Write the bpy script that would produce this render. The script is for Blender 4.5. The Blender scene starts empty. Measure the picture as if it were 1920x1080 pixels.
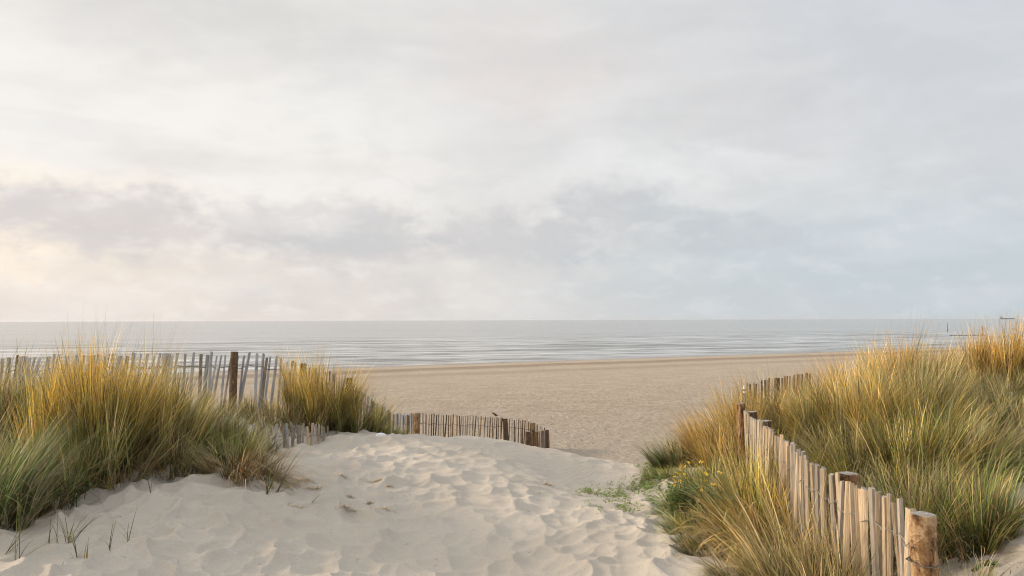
import bpy, math, random
import numpy as np
from mathutils import Vector, Matrix, Euler

SC = bpy.context.scene
COL = SC.collection
R = math.radians
H = 5.0                        # eye height above the sea
F = 1493.0                     # focal length in photo pixels
rng = np.random.default_rng(7)
random.seed(7)

# ------------------------------------------------------------------ camera
cam_d = bpy.data.cameras.new('camera')
cam = bpy.data.objects.new('camera', cam_d)
COL.objects.link(cam)
cam_d.lens = 36 * F / 1920
cam_d.sensor_width = 36
cam_d.clip_start = 0.05
cam_d.clip_end = 60000
ROT = (Euler((R(90 + 2.30), 0, 0)).to_matrix() @ Matrix.Rotation(R(-0.17), 3, 'Z'))
cam.matrix_world = Matrix.Translation((0, 0, H)) @ ROT.to_4x4()
SC.camera = cam

def P(px, py, Y):
    """point seen at photo pixel (px, py) at forward distance Y"""
    d = ROT @ Vector(((px - 960) / F, (540 - py) / F, -1))
    d = d * (Y / d.y)
    return (d.x, d.y, d.z + H)

# ------------------------------------------------------------------ tags
def tag(o, label=None, cat=None, group=None, kind=None):
    if label: o['label'] = label
    if cat: o['category'] = cat
    if group: o['group'] = group
    if kind: o['kind'] = kind
    return o

def empty(name, loc, label=None, cat=None, group=None):
    o = bpy.data.objects.new(name, None)
    COL.objects.link(o)
    o.location = loc
    o.empty_display_size = 0.1
    return tag(o, label, cat, group)

def mesh_np(name, V, Fq, mats, col=None, smooth=True, matidx=None):
    """mesh from numpy arrays; Fq (n,4) or (n,3)"""
    me = bpy.data.meshes.new(name)
    n, k = Fq.shape
    me.vertices.add(len(V)); me.vertices.foreach_set('co', np.ascontiguousarray(V, dtype=np.float32).ravel())
    me.loops.add(n * k); me.loops.foreach_set('vertex_index', np.ascontiguousarray(Fq, dtype=np.int32).ravel())
    me.polygons.add(n)
    me.polygons.foreach_set('loop_start', np.arange(0, n * k, k, dtype=np.int32))
    me.polygons.foreach_set('loop_total', np.full(n, k, dtype=np.int32))
    if smooth: me.polygons.foreach_set('use_smooth', np.ones(n, dtype=bool))
    if matidx is not None: me.polygons.foreach_set('material_index', matidx.astype(np.int32))
    me.update(calc_edges=True)
    if col is not None:
        a = me.attributes.new('tint', 'FLOAT_COLOR', 'POINT')
        c4 = np.ones((len(V), 4), dtype=np.float32); c4[:, :3] = col
        a.data.foreach_set('color', c4.ravel())
    for m in (mats if isinstance(mats, (list, tuple)) else [mats]): me.materials.append(m)
    return me

def link(name, me, parent=None, loc=(0, 0, 0)):
    o = bpy.data.objects.new(name, me)
    COL.objects.link(o)
    o.location = loc
    if parent: o.parent = parent
    return o

class MB:
    """small mesh collector with mixed polygons"""
    def __init__(s): s.v = []; s.f = []; s.m = []
    def add(s, V, Fs, m=0):
        b = len(s.v); s.v += [tuple(p) for p in V]
        for f in Fs: s.f.append([b + i for i in f]); s.m.append(m)
    def rings(s, rings, m=0, cap=True, capm=None, close=True):
        n = len(rings[0]); V = [p for r in rings for p in r]; Fs = []
        for k in range(len(rings) - 1):
            for i in range(n):
                j = (i + 1) % n
                Fs.append((k * n + i, k * n + j, (k + 1) * n + j, (k + 1) * n + i))
        s.add(V, Fs, m)
        if cap:
            s.add(rings[0], [tuple(reversed(range(n)))], m)
            s.add(rings[-1], [tuple(range(n))], m if capm is None else capm)
    def tube(s, pts, r, n=6, m=0):
        pts = [Vector(p) for p in pts]; rings = []
        for i, p in enumerate(pts):
            t = (pts[min(i + 1, len(pts) - 1)] - pts[max(i - 1, 0)])
            if t.length < 1e-9: t = Vector((0, 0, 1))
            t.normalize()
            a = Vector((0, 0, 1)) if abs(t.z) < .9 else Vector((1, 0, 0))
            u = t.cross(a).normalized(); w = t.cross(u)
            rr = r[i] if isinstance(r, (list, tuple)) else r
            rings.append([p + (u * math.cos(q) + w * math.sin(q)) * rr for q in [2 * math.pi * k / n for k in range(n)]])
        s.rings(rings, m)
    def box(s, x0, x1, y0, y1, z0, z1, m=0):
        V = [(x0, y0, z0), (x1, y0, z0), (x1, y1, z0), (x0, y1, z0), (x0, y0, z1), (x1, y0, z1), (x1, y1, z1), (x0, y1, z1)]
        s.add(V, [(0, 3, 2, 1), (4, 5, 6, 7), (0, 1, 5, 4), (1, 2, 6, 5), (2, 3, 7, 6), (3, 0, 4, 7)], m)
    def mesh(s, name, mats, smooth=False):
        me = bpy.data.meshes.new(name)
        me.from_pydata(s.v, [], s.f)
        for m in (mats if isinstance(mats, (list, tuple)) else [mats]): me.materials.append(m)
        me.polygons.foreach_set('material_index', s.m)
        if smooth: me.polygons.foreach_set('use_smooth', [True] * len(s.f))
        me.update()
        return me

# ------------------------------------------------------------------ node helpers
def lin(c):
    c = c / 255.0
    return c / 12.92 if c <= .04045 else ((c + .055) / 1.055) ** 2.4
def S(r, g, b): return (lin(r), lin(g), lin(b), 1)

class NT:
    def __init__(s, tree): s.t = tree; s.n = tree.nodes; s.l = tree.links
    def node(s, typ, **kw):
        n = s.n.new(typ)
        for k, v in kw.items(): setattr(n, k, v)
        return n
    def put(s, sock, v):
        if hasattr(v, 'is_linked') or isinstance(v, bpy.types.NodeSocket): s.l.new(v, sock)
        else: sock.default_value = v
    def m(s, op, a, b=0.0, c=0.0, clamp=False):
        n = s.node('ShaderNodeMath', operation=op, use_clamp=clamp)
        s.put(n.inputs[0], a)
        if len(n.inputs) > 1: s.put(n.inputs[1], b)
        if len(n.inputs) > 2: s.put(n.inputs[2], c)
        return n.outputs[0]
    def ss(s, x, a, b, lo=0.0, hi=1.0):
        n = s.node('ShaderNodeMapRange', interpolation_type='SMOOTHSTEP')
        s.put(n.inputs[0], x); s.put(n.inputs[1], a); s.put(n.inputs[2], b); s.put(n.inputs[3], lo); s.put(n.inputs[4], hi)
        return n.outputs[0]
    def mr(s, x, a, b, lo=0.0, hi=1.0, clamp=True):
        n = s.node('ShaderNodeMapRange', clamp=clamp)
        s.put(n.inputs[0], x); s.put(n.inputs[1], a); s.put(n.inputs[2], b); s.put(n.inputs[3], lo); s.put(n.inputs[4], hi)
        return n.outputs[0]
    def mix(s, f, a, b, blend='MIX'):
        n = s.node('ShaderNodeMix', data_type='RGBA', blend_type=blend)
        s.put(n.inputs[0], f); s.put(n.inputs[6], a); s.put(n.inputs[7], b)
        return n.outputs[2]
    def noise(s, vec, scale, detail=3, rough=.5, dist=0.0):
        n = s.node('ShaderNodeTexNoise')
        s.l.new(vec, n.inputs['Vector'])
        n.inputs['Scale'].default_value = scale; n.inputs['Detail'].default_value = detail
        n.inputs['Roughness'].default_value = rough; n.inputs['Distortion'].default_value = dist
        return n.outputs[0]
    def xyz(s, v):
        n = s.node('ShaderNodeSeparateXYZ'); s.l.new(v, n.inputs[0]); return n.outputs
    def comb(s, x, y, z):
        n = s.node('ShaderNodeCombineXYZ'); s.put(n.inputs[0], x); s.put(n.inputs[1], y); s.put(n.inputs[2], z); return n.outputs[0]
    def scale(s, v, sx, sy, sz, loc=(0, 0, 0), rot=(0, 0, 0)):
        n = s.node('ShaderNodeMapping'); s.l.new(v, n.inputs[0])
        n.inputs['Scale'].default_value = (sx, sy, sz); n.inputs['Location'].default_value = loc; n.inputs['Rotation'].default_value = rot
        return n.outputs[0]
    def bump(s, h, strength=.5, dist=.01, normal=None):
        n = s.node('ShaderNodeBump'); s.l.new(h, n.inputs['Height'])
        n.inputs['Strength'].default_value = strength; n.inputs['Distance'].default_value = dist
        if normal is not None: s.l.new(normal, n.inputs['Normal'])
        return n.outputs[0]

def material(name):
    m = bpy.data.materials.new(name); m.use_nodes = True
    T = NT(m.node_tree)
    bs = m.node_tree.nodes['Principled BSDF']
    return m, T, bs

# ------------------------------------------------------------------ materials
SHN = Vector((-0.489, 0.872, 0))      # unit vector across the shoreline, seawards
SHP = Vector((-17, 84, 0))
def shore_d(x, y): return (x - SHP.x) * SHN.x + (y - SHP.y) * SHN.y     # <0 on land

def sand_material():
    m, T, bs = material('sand')
    g = T.node('ShaderNodeNewGeometry'); pos = g.outputs['Position']
    at = T.node('ShaderNodeAttribute', attribute_name='tint'); tint = at.outputs['Color']
    tx = T.xyz(tint)          # R = dune sand mask, G = littered band
    dune = tx[0]
    p = T.xyz(pos)
    n1 = T.noise(pos, 1.3, 5, .55); n2 = T.noise(pos, 60, 2, .6); n3 = T.noise(pos, 300, 2, .5)
    cd = T.mix(T.mr(n1, .3, .7), (.465, .42, .36, 1), (.52, .475, .415, 1))
    cd = T.mix(T.mr(n2, .42, .72, 0, .4), cd, (.40, .36, .305, 1))
    # beach: warmer, darker; flecks of shell and debris
    bs1 = T.noise(T.scale(pos, 1, 1, 1), .6, 6, .6)
    bs2 = T.noise(T.scale(pos, 1, 1, 1, rot=(0, 0, R(-29))), 5, 7, .8)
    cb = T.mix(T.mr(bs1, .35, .65), (.45, .385, .315, 1), (.52, .46, .385, 1))
    cb = T.mix(T.mr(bs2, .44, .60, 0, .75), cb, (.30, .235, .17, 1))
    bs3 = T.noise(T.scale(pos, .35, 1.6, 1, rot=(0, 0, R(-29))), 1.4, 6, .75)
    cb = T.mix(T.mr(bs3, .5, .66, 0, .4), cb, (.30, .235, .17, 1))
    near = T.ss(p[1], 14, 30, 1, 0)
    cb = T.mix(T.m('MULTIPLY', near, .9), cb, (.47, .415, .345, 1))
    fl = T.noise(pos, 17, 6, .72)
    cb = T.mix(T.m('MULTIPLY', T.ss(fl, .585, .65), .65), cb, (.20, .15, .10, 1))
    cb = T.mix(T.m('MULTIPLY', T.ss(fl, .40, .33), .6), cb, (.66, .61, .54, 1))
    # damp bands parallel to the waterline
    d = T.m('ADD', T.m('MULTIPLY', p[0], SHN.x), T.m('MULTIPLY', p[1], SHN.y))
    d = T.m('SUBTRACT', d, SHP.x * SHN.x + SHP.y * SHN.y)
    wob = T.noise(T.scale(pos, .05, .05, 1), 1.0, 4, .6)
    dd = T.m('ADD', d, T.m('MULTIPLY', T.m('SUBTRACT', wob, .5), 7))
    b1 = T.m('MULTIPLY', T.ss(dd, -19, -16.5), T.ss(dd, -12.5, -15))
    cb = T.mix(T.m('MULTIPLY', b1, .7), cb, (.25, .19, .135, 1))
    b3 = T.m('MULTIPLY', T.ss(dd, -31, -27), T.ss(dd, -22, -26))
    cb = T.mix(T.m('MULTIPLY', b3, .35), cb, (.25, .19, .135, 1))
    b2 = T.ss(dd, -7.0, -3.0)
    cb = T.mix(T.m('MULTIPLY', b2, .9), cb, (.17, .145, .12, 1))
    c = T.mix(dune, cb, cd)
    T.l.new(c, bs.inputs['Base Color'])
    T.put(bs.inputs['Roughness'], T.mr(b2, 0, 1, .95, .35))
    bs.inputs['Specular IOR Level'].default_value = .15
    hb = T.m('ADD', T.m('MULTIPLY', T.noise(pos, 16, 6, .75), .10), T.m('MULTIPLY', T.noise(T.scale(pos, 1, 1, 1, (3, 7, 1)), 3.2, 4, .6), .09))
    hb = T.m('MULTIPLY', hb, T.m('SUBTRACT', 1.0, dune))
    # wind-blown streaks on the dune
    wv = T.scale(pos, 1, 1, 1, rot=(0, 0, R(-62)))
    st = T.noise(T.scale(wv, 3, 34, 8), 1, 3, .55, .2)
    hd = T.m('ADD', T.m('MULTIPLY', n3, .003), T.m('MULTIPLY', T.noise(pos, 70, 4, .65), .008))
    hd = T.m('ADD', hd, T.m('MULTIPLY', st, T.m('MULTIPLY', tx[2], .016)))
    hh = T.m('ADD', hb, hd)
    T.l.new(T.bump(hh, 1.0, 1.0), bs.inputs['Normal'])
    return m

def sea_material():
    m, T, bs = material('water')
    g = T.node('ShaderNodeNewGeometry'); pos = g.outputs['Position']
    rot = T.scale(pos, 1, 1, 1, rot=(0, 0, -math.atan2(.489, .872)))       # x along shore, y across
    p = T.xyz(pos)
    d = T.m('SUBTRACT', T.m('ADD', T.m('MULTIPLY', p[0], SHN.x), T.m('MULTIPLY', p[1], SHN.y)), SHP.x * SHN.x + SHP.y * SHN.y)
    rv = T.scale(pos, 1, 1, 1, rot=(0, 0, R(-16)))
    a = T.noise(T.scale(rv, .035, .22, 1), 1, 5, .62, .5)
    b = T.noise(T.scale(rv, .12, .9, 1), 1, 4, .6, .4)
    near = T.ss(d, 60, 190, 1, 0)
    st = T.m('ADD', T.m('MULTIPLY', a, .55), T.m('MULTIPLY', b, .45))
    pt = T.noise(T.scale(rv, .006, .02, 1), 1, 3, .5)
    st = T.m('ADD', st, T.m('MULTIPLY', T.m('SUBTRACT', pt, .5), .22))
    dark = T.m('MULTIPLY', T.ss(st, .505, .56), T.m('ADD', T.m('MULTIPLY', near, .75), .10))
    foam = T.m('MULTIPLY', T.ss(st, .47, .41), T.m('ADD', T.m('MULTIPLY', near, .9), .08))
    edge = T.ss(T.m('ADD', d, T.m('MULTIPLY', T.m('SUBTRACT', a, .5), 14)), 14, -1)
    c = T.mix(dark, (.24, .25, .25, 1), (.11, .115, .105, 1))
    c = T.mix(T.m('MULTIPLY', foam, .8), c, (.72, .72, .72, 1))
    c = T.mix(T.m('MULTIPLY', edge, .7), c, (.20, .18, .155, 1))
    fd = T.m('ADD', d, T.m('MULTIPLY', T.m('SUBTRACT', a, .5), 16)); fl = T.m('MULTIPLY', T.ss(fd, 2, 3.5), T.ss(fd, 7, 4.5)); fl2 = T.m('MULTIPLY', T.ss(fd, 15, 18), T.ss(fd, 24, 20))
    c = T.mix(T.m('MULTIPLY', T.m('MAXIMUM', fl, T.m('MULTIPLY', fl2, .7)), T.m('MULTIPLY', T.ss(b, .48, .56), T.ss(pt, .46, .56))), c, (.75, .75, .75, 1))
    T.l.new(c, bs.inputs['Base Color'])
    bs.inputs['IOR'].default_value = 1.33
    T.put(bs.inputs['Specular IOR Level'], T.m('SUBTRACT', .5, T.m('MULTIPLY', T.m('MAXIMUM', T.m('MAXIMUM', dark, foam), edge), .38)))
    T.put(bs.inputs['Roughness'], T.m('ADD', T.m('MULTIPLY', dark, .25), .16))
    w1 = T.noise(T.scale(pos, .25, .9, 1), 1, 4, .6, .3)
    w2 = T.noise(T.scale(pos, 1.2, 3.5, 1), 1, 3, .55)
    w3 = T.noise(T.scale(pos, .02, .09, 1), 1, 4, .6, .4)
    h = T.m('ADD', T.m('MULTIPLY', w1, .16), T.m('MULTIPLY', w2, .03))
    h = T.m('ADD', h, T.m('MULTIPLY', w3, .7))
    T.l.new(T.bump(h, 1.0, 1.0), bs.inputs['Normal'])
    return m

def grass_material():
    m, T, bs = material('grass_blade')
    at = T.node('ShaderNodeAttribute', attribute_name='tint')
    out = m.node_tree.nodes['Material Output']
    T.l.new(at.outputs['Color'], bs.inputs['Base Color'])
    bs.inputs['Roughness'].default_value = .5
    bs.inputs['Specular IOR Level'].default_value = .25
    tr = T.node('ShaderNodeBsdfTranslucent'); T.l.new(at.outputs['Color'], tr.inputs[0])
    mx = T.node('ShaderNodeMixShader'); mx.inputs[0].default_value = .13
    T.l.new(bs.outputs[0], mx.inputs[1]); T.l.new(tr.outputs[0], mx.inputs[2]); T.l.new(mx.outputs[0], out.inputs[0])
    return m

def wood_material(name, c1, c2, c3, grain=26, rnd=.25):
    m, T, bs = material(name)
    tc = T.node('ShaderNodeTexCoord'); ob = tc.outputs['Object']
    oi = T.node('ShaderNodeObjectInfo'); r = oi.outputs['Random']
    off = T.node('ShaderNodeVectorMath', operation='ADD'); T.l.new(ob, off.inputs[0])
    T.l.new(T.comb(T.m('MULTIPLY', r, 31), T.m('MULTIPLY', r, 17), T.m('MULTIPLY', r, 9)), off.inputs[1])
    v = off.outputs[0]
    gr = T.noise(T.scale(v, 1, 1, .05), grain * 6, 4, .65, .6)
    bl = T.noise(T.scale(v, 1, 1, .35), 14, 4, .6)
    c = T.mix(T.mr(gr, .3, .7), c1, c2)
    c = T.mix(T.mr(bl, .52, .70, 0, .75), c, c3)
    val = T.m('ADD', T.m('MULTIPLY', r, rnd * 2), 1 - rnd)
    hs = T.node('ShaderNodeHueSaturation'); T.l.new(c, hs.inputs['Color']); T.put(hs.inputs['Value'], val)
    T.l.new(hs.outputs[0], bs.inputs['Base Color'])
    bs.inputs['Roughness'].default_value = .85
    bs.inputs['Specular IOR Level'].default_value = .2
    T.l.new(T.bump(T.m('ADD', gr, T.m('MULTIPLY', bl, .5)), 1.0, .010), bs.inputs['Normal'])
    return m

def bark_material(name, c1, c2, c3):
    m, T, bs = material(name)
    tc = T.node('ShaderNodeTexCoord'); ob = tc.outputs['Object']
    oi = T.node('ShaderNodeObjectInfo'); r = oi.outputs['Random']
    off = T.node('ShaderNodeVectorMath', operation='ADD'); T.l.new(ob, off.inputs[0])
    T.l.new(T.comb(T.m('MULTIPLY', r, 31), T.m('MULTIPLY', r, 17), T.m('MULTIPLY', r, 9)), off.inputs[1])
    v = off.outputs[0]
    a = T.noise(T.scale(v, 1, 1, .55), 15, 6, .7, .5)
    b = T.noise(T.scale(v, 1, 1, 2.2), 55, 4, .6, .5)
    c = T.mix(T.ss(a, .44, .54), c1, c2)
    c = T.mix(T.ss(a, .565, .61), c, c3)
    c = T.mix(T.mr(b, .5, .72, 0, .6), c, (.05, .03, .018, 1))
    T.l.new(c, bs.inputs['Base Color'])
    bs.inputs['Roughness'].default_value = .85; bs.inputs['Specular IOR Level'].default_value = .2
    T.l.new(T.bump(T.m('ADD', a, T.m('MULTIPLY', b, .35)), .9, .012), bs.inputs['Normal'])
    return m

def plain(name, c, rough=.6, metal=0.0, c2=None, sc=20):
    m, T, bs = material(name)
    tc = T.node('ShaderNodeTexCoord')
    n = T.noise(tc.outputs['Object'], sc, 3, .6)
    c2 = c2 or tuple(x * .7 for x in c[:3]) + (1,)
    T.l.new(T.mix(T.mr(n, .35, .65), c, c2), bs.inputs['Base Color'])
    bs.inputs['Roughness'].default_value = rough; bs.inputs['Metallic'].default_value = metal
    return m

M_SAND = sand_material(); M_SEA = sea_material(); M_GRASS = grass_material()
W_TAN = wood_material('tan_split_wood', (.55, .44, .31, 1), (.37, .285, .195, 1), (.22, .17, .12, 1), rnd=.28)
W_GREY = wood_material('grey_weathered_wood', (.50, .51, .54, 1), (.35, .36, .385, 1), (.25, .23, .215, 1))
W_SILV = wood_material('silvered_tan_wood', (.44, .39, .33, 1), (.30, .26, .215, 1), (.20, .17, .14, 1), rnd=.3)
W_DARK = wood_material('dark_barked_wood', (.12, .085, .058, 1), (.065, .045, .03, 1), (.19, .13, .08, 1))
W_BROWN = wood_material('brown_wood', (.30, .19, .10, 1), (.15, .09, .05, 1), (.09, .06, .035, 1))
B_ORANGE = bark_material('flaking_orange_bark', (.40, .275, .155, 1), (.22, .12, .055, 1), (.06, .04, .025, 1))
B_DARK = bark_material('dark_bark', (.16, .11, .07, 1), (.095, .06, .037, 1), (.24, .15, .08, 1))
W_CUT = wood_material('grey_saw_cut', (.36, .345, .325, 1), (.24, .23, .21, 1), (.17, .15, .13, 1), grain=10, rnd=.1)
M_WIRE = plain('rusty_galvanised_wire', (.20, .17, .15, 1), .5, .6)
M_WIREL = plain('galvanised_wire', (.42, .40, .37, 1), .4, .6)

# ------------------------------------------------------------------ terrain
ctrl = []
def cp(px, py, Y): ctrl.append(P(px, py, Y))
def cxyz(x, y, zrel): ctrl.append((x, y, H + zrel))
# foreground sand and path
for a in [(960, 1080, 5.3), (480, 1080, 5.1), (0, 1080, 4.7), (1350, 1070, 5.05), (1200, 1010, 6.0), (960, 950, 6.7), (700, 950, 6.6), (480, 950, 6.3),
          (250, 912, 6.7), (90, 965, 6.1), (0, 1000, 5.6), (520, 860, 8.1), (560, 841, 8.8), (640, 828, 9.1), (720, 819, 9.4), (800, 822, 9.5), (870, 822, 9.6), (950, 828, 9.7), (985, 837, 9.9), (1035, 844, 9.9), (1000, 858, 11.2), (1010, 870, 12.2),
          (1100, 861, 9.7), (960, 880, 8.2), (800, 870, 8.0), (1060, 925, 7.7), (1120, 912, 8.5), (1150, 935, 7.9), (1178, 884, 11.0), (1215, 868, 13.0), (1250, 930, 7.6), (1270, 985, 6.5), (1235, 885, 9.2), (1370, 872, 8.4),
          (1330, 1060, 5.2), (1905, 1000, 5.0), (1905, 1075, 4.3), (1890, 890, 7.0), (1850, 800, 8.6)]:
    cp(*a)
for a in [(-9, 6, -1.3), (-6, 4, -1.4), (-4.0, 8.6, -1.2), (-6.5, 10, -1.32), (-5, 10.3, -1.25), (-3.7, 10.6, -1.22), (-3.0, 11.2, -1.5), (-2.3, 12.4, -2.0), (-2.4, 14, -2.55), (-3.2, 9.4, -1.2),
          (-5, 13, -2.6), (-8, 12.5, -2.6), (-12, 12, -2.5), (-12, 7, -1.2), (-1.8, 11.0, -1.75), (-.5, 11.8, -2.15), (.6, 12, -2.3), (0.3, 14, -2.62), (-1.0, 16, -2.9), (.5, 16.5, -2.9), (-1.6, 10.3, -1.5), (-.3, 10.5, -1.58),
          (1.75, 3.7, -1.8), (1.7, 2, -1.8), (0, 2, -1.72), (-3, 2, -1.6), (2.0, 5.6, -1.68), (2.2, 7.5, -1.62), (2.6, 4.5, -1.62), (2.9, 6.5, -1.55), (3.6, 8.0, -1.32), (3.1, 9.5, -1.55),
          (4.6, 9.6, -1.18), (5.0, 11.3, -1.25), (6.4, 10.6, -.95), (8.0, 10.5, -.8), (8, 7, -1.0), (6, 5, -1.1), (10, 3, -1), (4.0, 10.8, -1.62), (3.6, 12.8, -1.95), (5.2, 13.6, -2.1), (8, 14, -2.3), (12, 13, -1.9), (14, 8, -.8), (3.0, 11.3, -1.95), (2.6, 13.5, -2.4), (5, 16.5, -2.75),
          (4, 2, -1.6)]:
    cxyz(*a)
def beach_rel(x, y):
    d = -shore_d(x, y)
    d0 = np.array([-400, -60, -8, 0, 4, 14, 18, 30, 58, 66, 72, 200]); z0 = np.array([-9, -1.2, -.15, 0, .28, .62, .60, 1.0, 1.72, 1.93, 2.3, 4.6])
    return np.interp(d, d0, z0) - H
for yy in (18, 22, 28, 36):
    for xx in (-22, -12, -5, 0, 5, 12, 22):
        if yy > 18 or abs(xx) < 20:
            cxyz(xx, yy, float(beach_rel(np.array(float(xx)), np.array(float(yy)))))
CT = np.array(ctrl)
def tps_fit(C, lam=.02):
    n = len(C); d = np.hypot(C[:, None, 0] - C[None, :, 0], C[:, None, 1] - C[None, :, 1])
    K = np.where(d > 0, d * d * np.log(np.maximum(d, 1e-9)), 0) + lam * np.eye(n)
    Pm = np.c_[np.ones(n), C[:, 0], C[:, 1]]
    A = np.zeros((n + 3, n + 3)); A[:n, :n] = K; A[:n, n:] = Pm; A[n:, :n] = Pm.T
    return np.linalg.solve(A, np.r_[C[:, 2], 0, 0, 0])
WT = tps_fit(CT)
GX0, GX1, GY0, GY1, GS = -24.0, 24.0, -2.0, 40.0, .1
gx = np.arange(GX0, GX1 + GS, GS); gy = np.arange(GY0, GY1 + GS, GS)
GXX, GYY = np.meshgrid(gx, gy)
Z = WT[-3] + WT[-2] * GXX + WT[-1] * GYY
for i in range(len(CT)):
    d2 = (GXX - CT[i, 0]) ** 2 + (GYY - CT[i, 1]) ** 2
    Z += WT[i] * .5 * d2 * np.log(np.maximum(d2, 1e-12))
def sstep(x, a, b):
    t = np.clip((x - a) / (b - a), 0, 1); return t * t * (3 - 2 * t)
def base_h(x, y):
    x = np.asarray(x, float); y = np.asarray(y, float)
    fx = np.clip((x - GX0) / GS, 0, len(gx) - 1.001); fy = np.clip((y - GY0) / GS, 0, len(gy) - 1.001)
    i = fx.astype(int); j = fy.astype(int); u = fx - i; v = fy - j
    z = (Z[j, i] * (1 - u) * (1 - v) + Z[j, i + 1] * u * (1 - v) + Z[j + 1, i] * (1 - u) * v + Z[j + 1, i + 1] * u * v)
    b = beach_rel(x, y) + H
    w = np.maximum(sstep(y, 24, 34), sstep(np.abs(x), 14, 22) * sstep(y, 14, 20))
    return z * (1 - w) + b * w

# lattice noise / bowls
_perm = np.random.default_rng(3).random((256, 256)); _perm2 = np.random.default_rng(4).random((256, 256)); _perm3 = np.random.default_rng(5).random((256, 256))
def vnoise(x, y, s, seed=0):
    x = x * s + seed * 13.7; y = y * s + seed * 7.3
    i = np.floor(x).astype(int); j = np.floor(y).astype(int); u = x - i; v = y - j
    u = u * u * (3 - 2 * u); v = v * v * (3 - 2 * v)
    g = lambda a, b: _perm[a & 255, b & 255]
    return g(i, j) * (1 - u) * (1 - v) + g(i + 1, j) * u * (1 - v) + g(i, j + 1) * (1 - u) * v + g(i + 1, j + 1) * u * v
def fbm(x, y, s, o=4, seed=0):
    r = 0; a = .5
    for k in range(o): r = r + a * vnoise(x, y, s * 2 ** k, seed + k); a *= .5
    return r
def bowls(x, y, s, seed=0):
    """overlapping scooped hollows with crisp rims (old footprints in soft sand)"""
    x = x * s + seed * 31.1; y = y * s + seed * 17.9
    i = np.floor(x).astype(int); j = np.floor(y).astype(int); best = np.full(x.shape, 9.0)
    for di in (-1, 0, 1):
        for dj in (-1, 0, 1):
            a = i + di; b = j + dj
            cx = a + .1 + .8 * _perm[a & 255, b & 255]; cy = b + .1 + .8 * _perm2[a & 255, b & 255]; dep = _perm3[a & 255, b & 255]
            d = ((x - cx) ** 2 + (y - cy) ** 2) * (1.0) + dep * .35
            best = np.minimum(best, d)
    return best
def toe_mask(x, y):
    """1 on the pale dune sand, 0 on the beach"""
    yb = np.interp(x, [-30, -3, 1.6, 2.1, 3.0, 30], [12.6, 12.6, 11.8, 11.0, 13.0, 13.5])
    yb = yb + .5 * (fbm(x, y, .8, 3, 2) - .5)
    return 1 - sstep(y - yb, -.3, .9)
def path_amt(x, y):
    a = .72 + .28 * sstep(fbm(x, y, .35, 2, 5), .3, .52)
    # smooth slip face at the right shoulder of the mound
    dx = (x - .55) / .95; dy = (y - 8.9) / 1.2
    slip = np.exp(-(dx * dx + dy * dy) ** 1.5)
    left = sstep(x, -2.4, -4.2) * .3
    return np.clip(a * (1 - .93 * slip) * (1 - left), 0, 1), slip
def ground_full(x, y):
    z = base_h(x, y)
    dune = toe_mask(x, y)
    wx = x + .16 * (fbm(x, y, 1.6, 3, 1) - .5) * 2; wy = y + .16 * (fbm(x, y, 1.6, 3, 8) - .5) * 2
    am, slip = path_amt(x, y)
    far = 1 - sstep(y, 30, 60)
    b1 = bowls(wx * 1.0, wy * 1.05, 4.3, 1); b2 = bowls(wx, wy, 5.6, 2)
    dn = am * (.10 * (b1 - .3) + .055 * (b2 - .3)) * (.75 + .9 * (fbm(x, y, 1.1, 2, 15) - .25)) * (1 + .7 * sstep(x, -.4, -1.8)) * (1 - .3 * sstep(y, 7, 9.2)) + .05 * (fbm(x, y, .9, 3, 3) - .5) + .012 * (fbm(x, y, 7, 3, 4) - .5)
    bb = (.02 * (bowls(wx, wy, 4.1, 3) - .35) + .035 * (fbm(x, y, 3.4, 4, 6) - .5) + .05 * (fbm(x, y, 12, 3, 7) - .5)) * far
    return z + dn * dune + bb * (1 - dune), dune, slip
def gz(x, y):
    a, _, _ = ground_full(np.atleast_1d(np.asarray(x, float)), np.atleast_1d(np.asarray(y, float)))
    return a if np.ndim(x) else float(a[0])

# polar sheet, finer near the camera
NA, NR = 1300, 1250
ang = np.concatenate([np.linspace(-88, -44, 70, endpoint=False), np.linspace(-44, 44, NA), np.linspace(44, 88, 71)[1:]]) * math.pi / 180
rad = np.concatenate([[.05, .6, 1.2], np.exp(np.linspace(math.log(1.8), math.log(45), NR)), np.exp(np.linspace(math.log(45.3), math.log(900), 160))])
AA, RR = np.meshgrid(ang, rad)
X = (RR * np.sin(AA)).ravel(); Y = (RR * np.cos(AA)).ravel()
ZZ, dune, slip = ground_full(X, Y)
na, nr = len(ang), len(rad)
ii = np.arange(nr - 1)[:, None] * na + np.arange(na - 1)[None, :]
quads = np.stack([ii, ii + 1, ii + na + 1, ii + na], -1).reshape(-1, 4)
quads = quads[:, ::-1]
tint = np.stack([dune, np.zeros_like(dune), np.clip(slip * 1.3, .15, 1)], -1)
V = np.stack([X, Y, ZZ], -1)
g_me = mesh_np('sand', V, quads, M_SAND, tint)
ground = link('sand', g_me)
tag(ground, 'pale trodden dune sand running down to the wide tan beach', 'sand', kind='structure')
del V, quads, tint, X, Y, ZZ, AA, RR

# ------------------------------------------------------------------ sea
ys = np.concatenate([np.linspace(-120, 400, 27), [800, 1600, 3200, 6400, 14000]])
xs = np.array([-16000, -6000, -2500, -1000, -400, -150, 0, 150, 400, 1000, 2500, 6000, 16000])
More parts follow.
